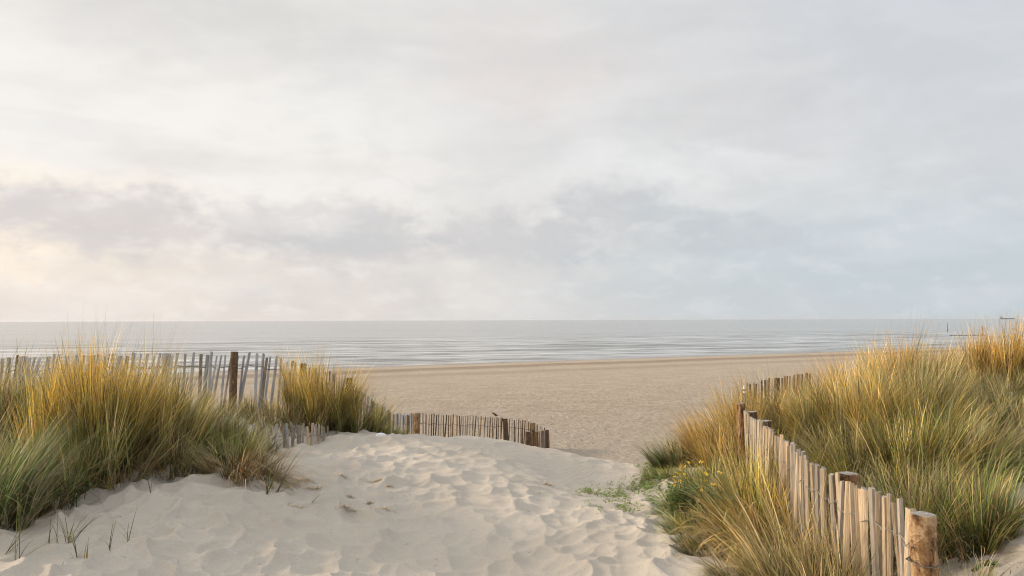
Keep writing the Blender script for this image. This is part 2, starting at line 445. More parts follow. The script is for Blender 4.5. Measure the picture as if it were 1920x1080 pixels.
# laid along the shoreline: across = SHN, along = perpendicular
al = Vector((SHN.y, -SHN.x, 0))
Vs = np.array([[SHP.x + al.x * a + SHN.x * b, SHP.y + al.y * a + SHN.y * b, 0] for b in ys[ys >= -60] for a in xs])
nb = (ys >= -60).sum(); nx = len(xs)
ii = np.arange(nb - 1)[:, None] * nx + np.arange(nx - 1)[None, :]
q = np.stack([ii, ii + 1, ii + nx + 1, ii + nx], -1).reshape(-1, 4)
sea = link('sea', mesh_np('sea', Vs, q, M_SEA))
tag(sea, 'calm pale grey sea with low ripples reaching the horizon', 'sea', kind='structure')

# ------------------------------------------------------------------ fences
def pale_mesh(name, h, w, th, mat, sd, near=False):
    """a split chestnut pale, origin at its foot"""
    rd = random.Random(sd)
    n = 6 if near else 5
    angs = sorted([2 * math.pi * (k + rd.uniform(-.28, .28)) / n for k in range(n)])
    rr = [rd.uniform(.82, 1.1) for _ in range(n)]
    segs = 9 if near else 5
    rings = []; ph = rd.uniform(0, 6); bow = rd.uniform(-.012, .012); tw = rd.uniform(-.35, .35)
    slant = rd.uniform(-.35, .35); slant2 = rd.uniform(-.3, .3)
    for k in range(segs + 1):
        t = k / segs
        sc = (1 - .08 * t) * (1 + .06 * math.sin(ph + t * 7)) * (1 if k < segs else .93)
        cx = bow * math.sin(t * math.pi * 1.3 + ph) * 1.6; cy = bow * .6 * math.cos(t * 4 + ph)
        ring = []
        for a, q in zip(angs, rr):
            x = math.cos(a + tw * t) * q * w / 2 * sc * 1.05; y = math.sin(a + tw * t) * q * th / 2 * sc * 1.1
            z = t * h
            if k == segs: z += slant * x + slant2 * y
            ring.append((x + cx, y + cy, z))
        rings.append(ring)
    mb = MB(); mb.rings(rings, 0, True, 1)
    return mb.mesh(name, [mat, W_CUT])

def post_mesh(name, h, r, mat, sd, n=18, flare=0.0):
    rd = random.Random(sd); rings = []; k = max(6, int(h / .06))
    ph = [rd.uniform(0, 6) for _ in range(4)]
    for i in range(k + 1):
        t = i / k; z = h * t; ring = []
        fl = flare * max(0, (t - .86) / .14) ** 2
        for j in range(n):
            a = 2 * math.pi * j / n
            q = r * (1 + .05 * math.sin(2 * a + ph[0] + 2 * t) + .035 * math.sin(3 * a + ph[1] - 5 * t) + .03 * math.sin(z * 19 + ph[2] + a) + fl)
            ring.append((q * math.cos(a), q * math.sin(a), z))
        rings.append(ring)
    top = [(x * .93, y * .93, z + .006 + .002 * math.sin(x * 90)) for x, y, z in rings[-1]]
    rings.append(top)
    mb = MB(); mb.rings(rings, 0, True, 1)
    return mb.mesh(name, [mat, W_CUT], False)

def walk(path, step, jit, rd):
    """points at steps along a 3-d polyline"""
    pts = [Vector(p) for p in path]; out = []; nxt = 0; acc = 0
    for a, b in zip(pts[:-1], pts[1:]):
        L = (Vector((b.x, b.y, 0)) - Vector((a.x, a.y, 0))).length
        while nxt <= acc + L:
            t = (nxt - acc) / L; p = a.lerp(b, t); d = Vector((b.x - a.x, b.y - a.y, 0)).normalized()
            out.append((p, d)); nxt += step * rd.uniform(1 - jit, 1 + jit)
        acc += L
    return out

def pick(mats, rd):
    t = rd.random() * sum(w for _, w in mats)
    for m, w in mats:
        t -= w
        if t <= 0: return m
    return mats[-1][0]

def fence(name, label, path, step, mats, sd, w=.042, th=.026, lean=(0, 0), lj=2.5, near=False, hgt=1.2, topj=.025, wires=(.16, .62), wmat=None, group=None, variants=None, wr=.0022, jit=.25):
    rd = random.Random(sd)
    p0 = Vector(path[0]); base = (p0.x, p0.y, gz(p0.x, p0.y))
    root = empty(name, base, label, 'fence', group)
    pts = walk(path, step, jit, rd); B = Vector(base)
    cache = []
    tops = []
    for i, (p, d) in enumerate(pts):
        wj = w * (rd.uniform(.55, 1.35) if near else rd.uniform(.72, 1.25)); m = pick(mats, rd)
        if near or len(cache) < 18:
            me = pale_mesh('pale', hgt, wj, th * rd.uniform(.8, 1.2), m, sd * 1000 + i, near); cache.append(me)
        else: me = rd.choice(cache)
        o = link('pale', me, root)
        top = p + Vector((0, 0, rd.uniform(-topj, topj)))
        ax = math.atan2(d.y, d.x)
        ls = R(lean[0] + rd.gauss(0, lj)); lf = R(lean[1] + rd.gauss(0, lj * .6))
        if near and rd.random() < .12: ls += R(rd.choice((-5, 6)))
        rot = Matrix.Rotation(ax + R(rd.uniform(-14, 14)), 3, 'Z')
        up = (Matrix.Rotation(ax, 3, 'Z') @ Vector((math.sin(ls), math.sin(lf), 1))).normalized()
        q = Vector((0, 0, 1)).rotation_difference(up).to_matrix() @ rot
        foot = top - up * hgt
        o.matrix_parent_inverse = Matrix.Identity(4)
        o.matrix_basis = Matrix.Translation(foot - B) @ q.to_4x4()
        tops.append((top, up, d))
    for wz in wires:
        mb = MB(); line = [[], []]
        for i, (t, up, d) in enumerate(tops):
            c = t - up * (wz + .012 * math.sin(i * 1.7)); nrm = Vector((-d.y, d.x, 0)); s = 1 if i % 2 else -1
            for k in (0, 1):
                line[k].append(c + nrm * (th * .62) * (1 if k else -1) - B)
                if i + 1 < len(tops):
                    c2 = tops[i + 1][0] - tops[i + 1][1] * wz
                    mid = c.lerp(c2, .5); line[k].append(mid + nrm * .002 * (1 if k else -1) - B + Vector((0, 0, .003 * (1 if k else -1) - .004)))
        for k in (0, 1): mb.tube(line[k], wr, 5)
        link('wire', mb.mesh('wire', wmat or M_WIRE, True), root)
    return root, pts

def add_post(root, loc_top, r, h, mat, sd, lean=(0, 0), flare=0.0, label=None):
    o = link('post', post_mesh('post', h, r, mat, sd, flare=flare), root)
    up = Vector((math.sin(R(lean[0])), math.sin(R(lean[1])), 1)).normalized()
    foot = Vector(loc_top) - up * h - Vector(root.location)
    o.matrix_basis = Matrix.Translation(foot) @ Vector((0, 0, 1)).rotation_difference(up).to_matrix().to_4x4()
    if label: o['label'] = label
    return o

greyset = [(W_GREY, 7), (W_DARK, 1.8), (W_SILV, 3)]
# A: behind the tall grass at the left
rA, _ = fence('paling_fence', 'grey weathered paling fence with thick dark post behind the tall grass at left',
              [P(-90, 674, 9.5), P(40, 669, 9.9), P(312, 664, 10.4), P(440, 663, 10.7), P(482, 664, 10.8), P(566, 681, 11.25)],
              .071, greyset, 11, w=.042, lean=(6, 0), lj=2.6, topj=.03, hgt=1.25, wires=(.17, .72), wr=.003, jit=.4)
add_post(rA, P(440, 660, 10.62), .050, 1.5, B_DARK, 3, (2, 0))
add_post(rA, P(312, 663, 10.5), .062, 1.4, W_GREY, 4, (1, 0))
add_post(rA, P(43, 669, 9.98), .05, 1.4, W_GREY, 5, (3, 0))
# B: going downhill behind the grass clump
rB, _ = fence('paling_fence', 'grey paling fence dropping downhill behind the rounded gold clump left of the crest',
              [P(569, 684, 11.3), P(600, 690, 11.7), P(650, 712, 12.3), P(700, 752, 13.4), P(738, 776, 14.7), P(775, 777, 16.2)],
              .074, [(W_GREY, 5), (W_DARK, 1.5), (W_SILV, 4), (W_BROWN, 1)], 12, w=.04, lean=(4, 0), topj=.03, hgt=1.3, wires=(.17,), wr=.003)
add_post(rB, P(568, 682, 11.25), .05, 1.4, B_ORANGE, 6, (2, 0))
add_post(rB, P(654, 709, 12.4), .05, 1.4, B_DARK, 6, (2, 0))
# C: beach side fence beyond the crest, with its return towards the camera
rC, ptsC = fence('paling_fence', 'low brown paling fence beyond the sand crest with a small bird on it',
              [P(783, 775, 16.4), P(860, 779, 17.2), P(946, 784, 18.4), P(990, 789, 19.0), P(1010, 796, 19.4), P(1030, 805, 19.5)],
              .074, [(W_DARK, 3.2), (W_BROWN, 3), (W_SILV, 4)], 13, w=.038, lean=(2.5, 0), topj=.02, hgt=1.25, wires=(.2, .7), wr=.003)
add_post(rC, P(782, 774, 16.35), .062, 1.5, B_ORANGE, 7, (2, 0))
add_post(rC, P(947, 785, 18.3), .056, 1.5, B_DARK, 8, (-3, 0))
add_post(rC, P(999, 793, 19.1), .065, 1.5, B_ORANGE, 9, (1, 0))
add_post(rC, P(1026, 806, 19.4), .045, 1.4, B_DARK, 10, (-2, 0))
rC2, _ = fence('paling_fence', 'short brown paling fence turning back at the beach fence corner, stout blackened post',
              [P(1029, 806, 19.3), P(1012, 808, 18.4), P(988, 812, 17.6)],
              .075, [(W_DARK, 2), (W_BROWN, 5), (W_SILV, 1.5)], 14, w=.045, lean=(0, 0), lj=1.5, topj=.01, hgt=1.25, wires=(.25,))
add_post(rC2, P(990, 809, 17.4), .06, 1.4, B_DARK, 31, (0, 0))
# D: half-buried stub
rD, _ = fence('paling_fence', 'short half buried fence sunk in the sand under the grass left of the path',
              [P(425, 806, 8.5), P(470, 798, 8.7), P(583, 796, 8.95), P(615, 800, 9.3)],
              .058, [(W_SILV, 6), (W_GREY, 1), (W_TAN, 1)], 15, w=.04, lean=(0, 0), lj=1.2, topj=.025, hgt=.8, wires=(.12,))
# E: the foreground fence on the right
pathE = [P(1712, 950, 3.86), P(1690, 941, 3.98), P(1650, 922, 4.25), P(1600, 903, 4.55), P(1560, 885, 4.85), P(1512, 857, 5.33), P(1478, 830, 5.97), P(1450, 808, 6.6), P(1420, 789, 7.25), P(1397, 773, 7.95)]
rE, _ = fence('paling_fence', 'tan split paling fence in the right foreground ending at a round barked post',
              pathE, .073, [(W_TAN, 6), (W_SILV, 4)], 16, w=.054, th=.03, lean=(-1.0, 0), lj=2.4, near=True, topj=.026, hgt=1.35, wires=(.17, .62), wmat=M_WIREL, wr=.0026, jit=.5)
nearpost = add_post(rE, P(1731, 966, 3.75), .0565, 1.5, B_ORANGE, 21, (-.5, 0), label='round post with flaking orange bark and grey sawn top nearest the camera')
add_post(rE, P(1590, 889, 4.78), .047, 1.5, B_ORANGE, 22, (0, 0), flare=.22)
add_post(rE, P(1436, 790, 7.2), .052, 1.4, B_DARK, 23)
add_post(rE, P(1410, 773, 7.95), .05, 1.4, B_DARK, 24)
add_post(rE, P(1391, 757, 8.1), .034, 1.6, B_ORANGE, 25, (1.5, 0))
add_post(rE, P(1384, 758, 8.2), .018, 1.5, B_ORANGE, 26, (0, 0))
# wire tie round the near post
c = Vector(P(1731, 966, 3.75)); mb = MB()
mb.tube([c + Vector((math.cos(a) * .064, math.sin(a) * .064, -.21 + .012 * math.sin(a))) - Vector(rE.location) for a in np.linspace(0, 6.28, 22)], .003, 6)
e = Vector(pathE[0])
mb.tube([c + Vector((-.062, -.012, -.21)) - Vector(rE.location), (c + Vector((-.09, -.01, -.198))) - Vector(rE.location), e + Vector((-.01, -.02, -.22)) - Vector(rE.location)], .003, 6)
for dz in (0, .012):
    mb.tube([c + Vector((-.06, -.025, -.135 + dz)) - Vector(rE.location), c + Vector((-.075, -.03, -.142 - dz)) - Vector(rE.location), e + Vector((-.005, -.022, -.165 + dz)) - Vector(rE.location)], .002, 5)
link('wire_tie', mb.mesh('wire_tie', M_WIRE, True), rE)
# F: fence far behind the right grass
rF, _ = fence('paling_fence', 'small dark paling fence showing above the grass behind the right dune',
              [P(1395, 722, 12.3), P(1440, 712, 12.7), P(1508, 701, 13.4), P(1522, 699, 13.6)],
              .074, [(W_DARK, 3), (W_BROWN, 3), (W_SILV, 3)], 17, w=.042, lean=(3, 0), topj=.025, hgt=1.3, wires=(.18,))
add_post(rF, P(1500, 702, 13.5), .055, 1.4, B_ORANGE, 27, (0, 0))
add_post(rF, P(1457, 709, 12.8), .04, 1.4, B_DARK, 28, (0, 0))

# ------------------------------------------------------------------ grass
# palettes: (root colour, tip colour, weight)
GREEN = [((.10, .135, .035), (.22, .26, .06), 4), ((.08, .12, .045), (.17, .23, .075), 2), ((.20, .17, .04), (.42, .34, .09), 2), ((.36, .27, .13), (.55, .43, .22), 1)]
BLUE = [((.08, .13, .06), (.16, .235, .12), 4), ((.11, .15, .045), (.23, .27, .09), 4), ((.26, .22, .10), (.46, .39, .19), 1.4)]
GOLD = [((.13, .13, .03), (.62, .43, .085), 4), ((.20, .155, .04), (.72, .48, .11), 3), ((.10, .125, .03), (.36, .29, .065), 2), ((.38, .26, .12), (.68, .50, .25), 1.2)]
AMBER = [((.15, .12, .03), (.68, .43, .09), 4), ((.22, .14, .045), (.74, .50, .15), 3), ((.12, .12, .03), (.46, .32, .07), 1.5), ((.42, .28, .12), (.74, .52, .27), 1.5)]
GOLDG = [((.11, .13, .03), (.42, .33, .065), 4), ((.09, .13, .035), (.26, .27, .07), 3), ((.18, .14, .04), (.60, .41, .10), 2), ((.36, .27, .14), (.62, .47, .24), 1)]
STRAW = [((.30, .23, .11), (.58, .45, .24), 4), ((.18, .16, .06), (.45, .37, .17), 3), ((.12, .14, .045), (.32, .30, .11), 2)]
OLIVE = [((.12, .13, .04), (.34, .295, .10), 4), ((.17, .14, .055), (.50, .39, .17), 3.5), ((.09, .13, .045), (.22, .25, .085), 2.5), ((.34, .25, .14), (.62, .48, .27), 1.5)]
DEAD = [((.34, .22, .10), (.54, .38, .19), 3), ((.40, .30, .16), (.62, .49, .3), 3), ((.18, .11, .055), (.34, .22, .12), 1.5)]
FRESH = [((.12, .13, .045), (.16, .19, .06), 3), ((.3, .22, .08), (.14, .16, .05), 1), ((.16, .15, .06), (.2, .19, .09), 1)]

def blades(bx, by, bz, ln, phi, th0, bend, w, c0, c1, K=6, tipstart=.35, curl=None):
    n = len(bx); t = np.linspace(0, 1, K + 1)
    tm = (t[:-1] + t[1:]) / 2
    th = th0[:, None] + bend[:, None] * tm[None, :] ** 1.6
    ph = phi[:, None] + (0 if curl is None else curl[:, None] * tm[None, :])
    ds = ln[:, None] / K
    dx = np.sin(th) * np.cos(ph) * ds; dy = np.sin(th) * np.sin(ph) * ds; dz = np.cos(th) * ds
    z0 = np.zeros((n, 1))
    cx = bx[:, None] + np.concatenate([z0, np.cumsum(dx, 1)], 1)
    cy = by[:, None] + np.concatenate([z0, np.cumsum(dy, 1)], 1)
    cz = bz[:, None] + np.concatenate([z0, np.cumsum(dz, 1)], 1)
    rot = rng.uniform(-1.0, 1.0, n) + phi + math.pi / 2
    wx = np.cos(rot)[:, None]; wy = np.sin(rot)[:, None]
    tw = (1 - t ** 2.2) * .94 + .06; tw[0] = .8
    hw = w[:, None] / 2 * tw[None, :]
    L = np.stack([cx - wx * hw, cy - wy * hw, cz], -1); Rr = np.stack([cx + wx * hw, cy + wy * hw, cz], -1)
    V = np.stack([L, Rr], 2).reshape(-1, 3)
    base = (np.arange(n) * (K + 1) * 2)[:, None] + (np.arange(K) * 2)[None, :]
    q = np.stack([base, base + 1, base + 3, base + 2], -1).reshape(-1, 4)
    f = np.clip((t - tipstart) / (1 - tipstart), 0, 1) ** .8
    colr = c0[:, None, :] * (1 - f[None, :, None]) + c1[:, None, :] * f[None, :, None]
    colr = np.repeat(colr[:, :, None, :], 2, 2).reshape(-1, 3)
    return V, q, colr

def palcols(pal, n, patch=None):
    wts = np.array([p[2] for p in pal], float)
    k = rng.choice(len(pal), n, p=wts / wts.sum())
    c0 = np.array([p[0] for p in pal])[k] * .85; c1 = np.minimum(np.array([p[1] for p in pal])[k] * 1.12, .8)  # brownish root sheaths, darkened further to paint in shade missing at the base
    v = rng.lognormal(0, .34, (n, 1)); h = rng.normal(0, .05, (n, 3))
    return c0 * v * (1 + h), c1 * v * (1 + h)

def join(parts):
    Vs, qs, cs = [], [], []; b = 0
    for V, q, c in parts: Vs.append(V); qs.append(q + b); cs.append(c); b += len(V)
    return np.concatenate(Vs), np.concatenate(qs), np.concatenate(cs)

def tuft(x, y, r, n, h, pal, lean=(0, 0), spread=.35, bend=.6, w=.0042, stalks=0, dead=0, sub=5, stalkh=1.2, ry=None, droop=.12):
    n = int(n * .54); w = w * 1.5; stalks = int(stalks * .9)
    if pal is not DEAD: pal = pal + [((.30, .24, .12), (.50, .40, .21), .17 * sum(p[2] for p in pal)), ((.10, .07, .04), (.20, .14, .08), .12 * sum(p[2] for p in pal))]
    """blade arrays of a tussock made of several shoots; lean in radians towards x / y"""
    ry = ry or r
    # shoots
    ns = max(3, int(sub * 6))
    a = rng.uniform(0, 2 * math.pi, ns); q = np.sqrt(rng.uniform(0, 1, ns))
    sx = np.cos(a) * q * r; sy = np.sin(a) * q * ry
    sh = rng.uniform(.68, 1.08, ns) * (1 - .22 * q ** 2)
    k = rng.integers(0, ns, n)
    bx = x + sx[k] + rng.normal(0, .022, n); by = y + sy[k] + rng.normal(0, .022, n)
    bz = gz(bx, by) - .03
    ln = h * sh[k] * rng.beta(5, 1.5, n) * 1.17
    # lean outwards with distance from the middle + shoot's own direction + random
    sdx = rng.normal(0, .15, ns); sdy = rng.normal(0, .15, ns)
    vx = lean[0] + spread * (sx[k] / r) * .9 + sdx[k] + rng.normal(0, .085, n)
    vy = lean[1] + spread * (sy[k] / ry) * .9 + sdy[k] + rng.normal(0, .085, n)
    stray = rng.random(n) < .14; vx = vx + stray * rng.normal(0, .33, n); vy = vy + stray * rng.normal(0, .25, n)
    phi = np.arctan2(vy, vx); th0 = np.hypot(vx, vy)
    bd = bend * rng.uniform(.3, 1.3, n) * (.4 + th0 * 1.6)
    wild = rng.random(n) < droop
    bd = np.where(wild, bd + rng.uniform(.7, 1.7, n), bd)
    ln = np.where(wild, ln * .95, ln)
    ww = w * rng.uniform(.65, 1.35, n)
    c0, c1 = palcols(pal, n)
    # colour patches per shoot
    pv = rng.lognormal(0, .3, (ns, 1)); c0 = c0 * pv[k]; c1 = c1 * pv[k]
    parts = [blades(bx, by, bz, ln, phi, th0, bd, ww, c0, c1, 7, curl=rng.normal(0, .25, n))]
    nd = int(dead)
    if nd:      # bleached, broken and fallen blades at the foot
        a = rng.uniform(0, 6.283, nd); q = r * (rng.uniform(.5, 1.05, nd)); dx = x + np.cos(a) * q; dy = y + np.sin(a) * q * ry / r
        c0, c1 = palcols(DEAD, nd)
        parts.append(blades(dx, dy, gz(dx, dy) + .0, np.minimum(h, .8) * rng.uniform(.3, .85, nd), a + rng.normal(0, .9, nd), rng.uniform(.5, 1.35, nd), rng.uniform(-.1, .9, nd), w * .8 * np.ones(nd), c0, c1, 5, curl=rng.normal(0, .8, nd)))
    if stalks:
        a = rng.uniform(0, 6.283, stalks); q = r * np.sqrt(rng.uniform(0, 1, stalks)); dx = x + np.cos(a) * q; dy = y + np.sin(a) * q * ry / r
        c0 = np.tile(np.array([.3, .22, .1]), (stalks, 1)); c1 = np.tile(np.array([.47, .36, .22]), (stalks, 1))
        vx = lean[0] + rng.normal(.06, .1, stalks); vy = rng.normal(0, .1, stalks)
        parts.append(blades(dx, dy, gz(dx, dy), h * stalkh * rng.uniform(.85, 1.1, stalks), np.arctan2(vy, vx), np.hypot(vx, vy), rng.uniform(.05, .4, stalks), np.full(stalks, .0030), c0, c1, 7))
    return parts

def base_xy(px, Y):
    p = P(px, 700, Y); return p[0], Y

def tussock(label, px, Y, r, n, h, pal, group='marram grass tussocks', **kw):
    x, y = base_xy(px, Y)
    V, q, c = join(tuft(x, y, r, n, h, pal, **kw))
    z = gz(x, y); V = V - np.array([x, y, z])
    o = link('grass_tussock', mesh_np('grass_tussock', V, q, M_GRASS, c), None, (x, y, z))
    return tag(o, label, 'grass', group)

T = tussock
# --- left side, front to back
T('blue green grass tussock leaning right at the left picture edge', -30, 5.7, .34, 1700, .95, BLUE, lean=(.26, 0), spread=.3, bend=.5, dead=120)
T('tall dense golden topped tussock above dark grass, leftmost of the big three', 150, 7.0, .36, 3400, 1.20, GOLD, lean=(.04, 0), spread=.16, bend=.25, stalks=30, dead=160, droop=.05)
T('tall golden topped tussock in the middle of the big left stand', 212, 7.1, .36, 3300, 1.20, GOLD, lean=(.04, 0), spread=.16, bend=.25, stalks=40, dead=160, droop=.06)
T('green tussock with olive gold tips at the right flank of the big left stand', 272, 7.3, .34, 3000, 1.14, GOLDG, lean=(.05, 0), spread=.2, bend=.3, stalks=16, dead=160, droop=.07)
T('dark green bushy base tussock on the sand edge under the left golden stand', 75, 6.35, .34, 2000, .74, GREEN, lean=(-.02, 0), spread=.3, bend=.5, dead=220)
T('dark green tussock on the sand edge, left of the brown dead stems', 195, 6.75, .32, 2000, .85, GREEN, lean=(.0, 0), spread=.22, bend=.4, dead=260)
T('straw coloured grass tussock in front of the fence at far left', -10, 8.0, .5, 2200, .95, STRAW, lean=(.14, 0), spread=.25, bend=.4, stalks=14)
T('pale olive grass tussock against the fence beside the golden stand', 65, 7.9, .34, 1700, .88, GOLDG, lean=(.05, 0), spread=.3, bend=.4)
T('olive tussock half as tall beside the golden stand, before the leaning pales', 305, 7.9, .32, 2200, .90, GOLDG, lean=(.06, 0), spread=.34, bend=.5, stalks=6)
T('bright green low tussock below the thick dark fence post', 372, 8.0, .38, 2000, .62, GREEN, lean=(.08, 0), spread=.42, bend=.6)
T('spreading straw and green tussock right of the thick dark fence post foot', 440, 8.2, .36, 1700, .50, OLIVE, lean=(.1, 0), spread=.5, bend=.8, dead=120)
T('grey green arching tussock on the sand left of the path, its dead base brown', 440, 7.25, .26, 1300, .5, GREEN, lean=(.06, 0), spread=.55, bend=.7, dead=380)
T('small brown and straw tuft with blades trailing over the sand toward the path', 478, 7.0, .17, 620, .62, DEAD, lean=(.75, -.35), spread=.5, bend=.9, dead=200)
T('thin sprawling tuft of straw blades over bare sand, left of the dead tuft', 330, 7.2, .28, 460, .5, OLIVE, lean=(.1, 0), spread=.7, bend=1.0, dead=200)
T('low dry tuft along the fence foot behind the green tussocks', 400, 9.6, .5, 1000, .42, STRAW, lean=(.1, 0), spread=.4, bend=.6)
T('pale dry tussock at the fence foot just right of the thick dark post', 490, 9.9, .45, 900, .38, STRAW, lean=(.06, 0), spread=.4, bend=.5)
T('bright golden tussock behind the grey pales right of the thick dark post', 510, 11.5, .36, 1300, .72, GOLD, lean=(0, 0), spread=.25, bend=.4)
T('big rounded gold and green tussock in front of the fence where it drops downhill', 592, 10.1, .46, 3800, 1.02, GOLD, lean=(.02, 0), spread=.3, bend=.4, stalks=22, dead=160)
T('green lower flank tussock right of the big rounded gold tussock', 655, 10.2, .40, 2600, .76, GOLDG, lean=(.08, 0), spread=.4, bend=.5, stalks=8, dead=60)
T('low deep green tussock above the white shell on the crest', 695, 10.7, .40, 2200, .50, GREEN, lean=(.16, 0), spread=.45, bend=.6)
T('small green tuft right of the white shell, thinning out along the beach fence', 738, 11.3, .36, 1200, .46, GREEN, lean=(.15, 0), spread=.5, bend=.7)
T('thin yellowish tuft in front of the left end post of the beach fence', 775, 11.9, .36, 450, .42, GOLDG, lean=(.1, 0), spread=.5, bend=.6)
T('low yellow green tuft poking over the sand crest at its middle', 862, 11.2, .42, 900, .37, GOLDG, lean=(0, 0), spread=.6, bend=.8, ry=.2)
T('tiny thin green tuft on the crest before the middle beach fence post', 915, 11.4, .26, 260, .3, GOLDG, lean=(0, 0), spread=.5, bend=.8, ry=.15)
# --- right side, left of the foreground fence
T('dense blue green tussock at the left tip of the right dune, by the beach', 1262, 9.6, .30, 2100, .5, BLUE, lean=(-.22, 0), spread=.5, bend=.7, dead=40)
T('low olive grass tussock joining the blue green tip to the gold grass', 1318, 9.5, .34, 1500, .55, OLIVE, lean=(-.1, 0), spread=.5, bend=.7)
T('tall amber gold tussock just left of the fence far end', 1368, 9.1, .38, 3000, .95, AMBER, lean=(-.12, 0), spread=.32, bend=.5, stalks=16)
T('amber and brown tussock against the thin barked stakes at the fence far end', 1372, 8.2, .26, 1700, .62, AMBER, lean=(-.05, 0), spread=.4, bend=.6, dead=120)
T('pale gold tussock rising behind the thin barked stakes at the fence end', 1415, 9.7, .36, 2000, 1.02, GOLD, lean=(-.02, 0), spread=.3, bend=.4, stalks=12)
T('tangled straw and brown tussock below the stakes, right of the yellow flowers', 1395, 7.0, .3, 1500, .48, DEAD, lean=(.02, 0), spread=.5, bend=.9, dead=120)
T('green arching tussock just right of the yellow flowers', 1385, 6.5, .24, 1300, .5, OLIVE, lean=(.02, 0), spread=.5, bend=.8)
T('small bright green tussock just behind the yellow flowers', 1330, 7.5, .26, 1700, .42, GREEN, lean=(-.1, 0), spread=.6, bend=.8)
T('soft blue green low tuft on the sand under the yellow flowers', 1285, 6.8, .24, 1700, .26, BLUE, lean=(-.15, 0), spread=.7, bend=.8, w=.003)
T('fresh green low tussock spilling over the sand between flowers and amber grass', 1312, 6.2, .22, 1500, .3, GREEN, lean=(-.15, -.05), spread=.7, bend=.9, dead=80)
T('loose green tuft just below the blue green tip of the right dune', 1240, 8.6, .24, 900, .24, GREEN, lean=(-.15, 0), spread=.7, bend=.9)
T('gold grass tuft growing up the fence face midway', 1440, 6.3, .28, 1700, .85, GOLDG, lean=(.08, 0), spread=.35, bend=.5)
T('rounded amber tussock with arching blades on the sand side of the fence', 1430, 5.6, .30, 2200, .66, AMBER, lean=(-.05, -.05), spread=.6, bend=1.3, dead=220)
T('dark green brown tussock spilling onto the sand at the lower right path edge', 1345, 5.6, .24, 1500, .32, GREEN, lean=(-.1, -.1), spread=.7, bend=.9, dead=260)
T('brown dry tussock overhanging the sand at the bottom edge, left of the straw blades', 1425, 4.85, .24, 1400, .42, OLIVE, lean=(-.1, -.05), spread=.65, bend=1.0, dead=300)
T('coarse straw tussock leaning onto the fence near the bottom edge', 1520, 4.6, .22, 1300, .8, STRAW, lean=(-.18, -.02), spread=.35, bend=.4, w=.0045, dead=60)
T('sparse straw blades standing before the near pales at the bottom edge', 1590, 3.95, .14, 220, .62, STRAW, lean=(-.16, 0), spread=.35, bend=.4, w=.004)
# --- right side, beyond the fence
T('pale tussock hiding the foot of the small dark back fence', 1475, 10.3, .42, 2400, .98, GOLD, lean=(-.04, 0), spread=.35, bend=.5, stalks=8)
T('olive tussock with blades combed left right behind the far pales', 1500, 8.6, .46, 2800, 1.0, OLIVE, lean=(-.28, 0), spread=.4, bend=.7, stalks=8)
T('golden tussock against the small dark back fence', 1545, 10.4, .45, 2400, .88, GOLD, lean=(-.02, 0), spread=.35, bend=.4, stalks=14)
T('bright amber tussock between the back fence and the highest spikes', 1605, 10.5, .42, 2800, 1.06, AMBER, lean=(0, 0), spread=.35, bend=.4, stalks=14)
T('tallest spiky golden tussock against the sea on the right dune', 1687, 10.9, .36, 2800, 1.06, AMBER, lean=(.02, 0), spread=.28, bend=.3, stalks=34, stalkh=1.3)
T('fan shaped olive tussock in the middle of the right dune', 1590, 8.3, .46, 3000, 1.02, GOLD, lean=(-.12, 0), spread=.45, bend=.7, stalks=10)
T('pale fan of long blades left of the dark hollow on the right dune', 1690, 8.6, .5, 3400, 1.08, OLIVE, lean=(.08, 0), spread=.45, bend=.6, stalks=12)
T('yellow green tussock below the gap in the right dune skyline', 1760, 9.4, .36, 1800, .72, OLIVE, lean=(.1, 0), spread=.35, bend=.5, stalks=10)
T('dense gold tussock starting the high right ridge', 1815, 10.6, .36, 2600, .86, AMBER, lean=(.08, 0), spread=.25, bend=.3, stalks=20)
T('gold tussock on the high right ridge swept to the right', 1868, 10.4, .42, 3000, .96, AMBER, lean=(.16, 0), spread=.25, bend=.4, stalks=20)
T('orange gold tussock on the ridge at the right picture edge', 1930, 10.2, .5, 3200, 1.06, AMBER, lean=(.2, 0), spread=.25, bend=.4, stalks=20)
T('dark olive tussock under the ridge near the right edge', 1905, 9.0, .34, 1800, .62, OLIVE, lean=(.1, 0), spread=.45, bend=.7)
T('long bladed tussock in the dark hollow below the ridge', 1805, 8.3, .38, 2200, .66, OLIVE, lean=(-.02, 0), spread=.5, bend=.8)
T('brown olive fan with combed blades behind the flared fence post', 1660, 6.7, .44, 2900, .92, GOLDG, lean=(-.15, 0), spread=.5, bend=.8, stalks=4)
T('olive tussock above the second fence post, blades crossing left', 1560, 7.0, .34, 2200, .78, OLIVE, lean=(-.2, 0), spread=.45, bend=.8)
T('green tussock right of centre on the slope facing the camera', 1760, 7.0, .45, 2800, .84, GREEN, lean=(.05, 0), spread=.5, bend=.8)
T('green and straw tussock at the edge of the small bare sand patch', 1838, 6.9, .32, 1600, .66, OLIVE, lean=(.15, 0), spread=.5, bend=.8, dead=80)
T('bright green tussock beside the round barked post', 1810, 5.2, .26, 1800, .58, GREEN, lean=(.02, 0), spread=.45, bend=.6, dead=200)
T('dark green tussock just behind the near pales and barked post', 1725, 5.4, .34, 2200, .66, OLIVE, lean=(-.05, 0), spread=.5, bend=.8, dead=80)
T('low straw tangle at the foot of the barked post on its right side', 1790, 4.4, .2, 900, .36, STRAW, lean=(.1, 0), spread=.6, bend=.9, dead=160)
T('sparse pale tuft along the upper rim of the small bare sand patch', 1900, 7.6, .3, 900, .45, STRAW, lean=(.1, 0), spread=.6, bend=.8, dead=100)
T('olive tussock filling the slope left of the dark hollow', 1720, 7.7, .4, 2300, .85, GOLDG, lean=(.0, 0), spread=.5, bend=.7)

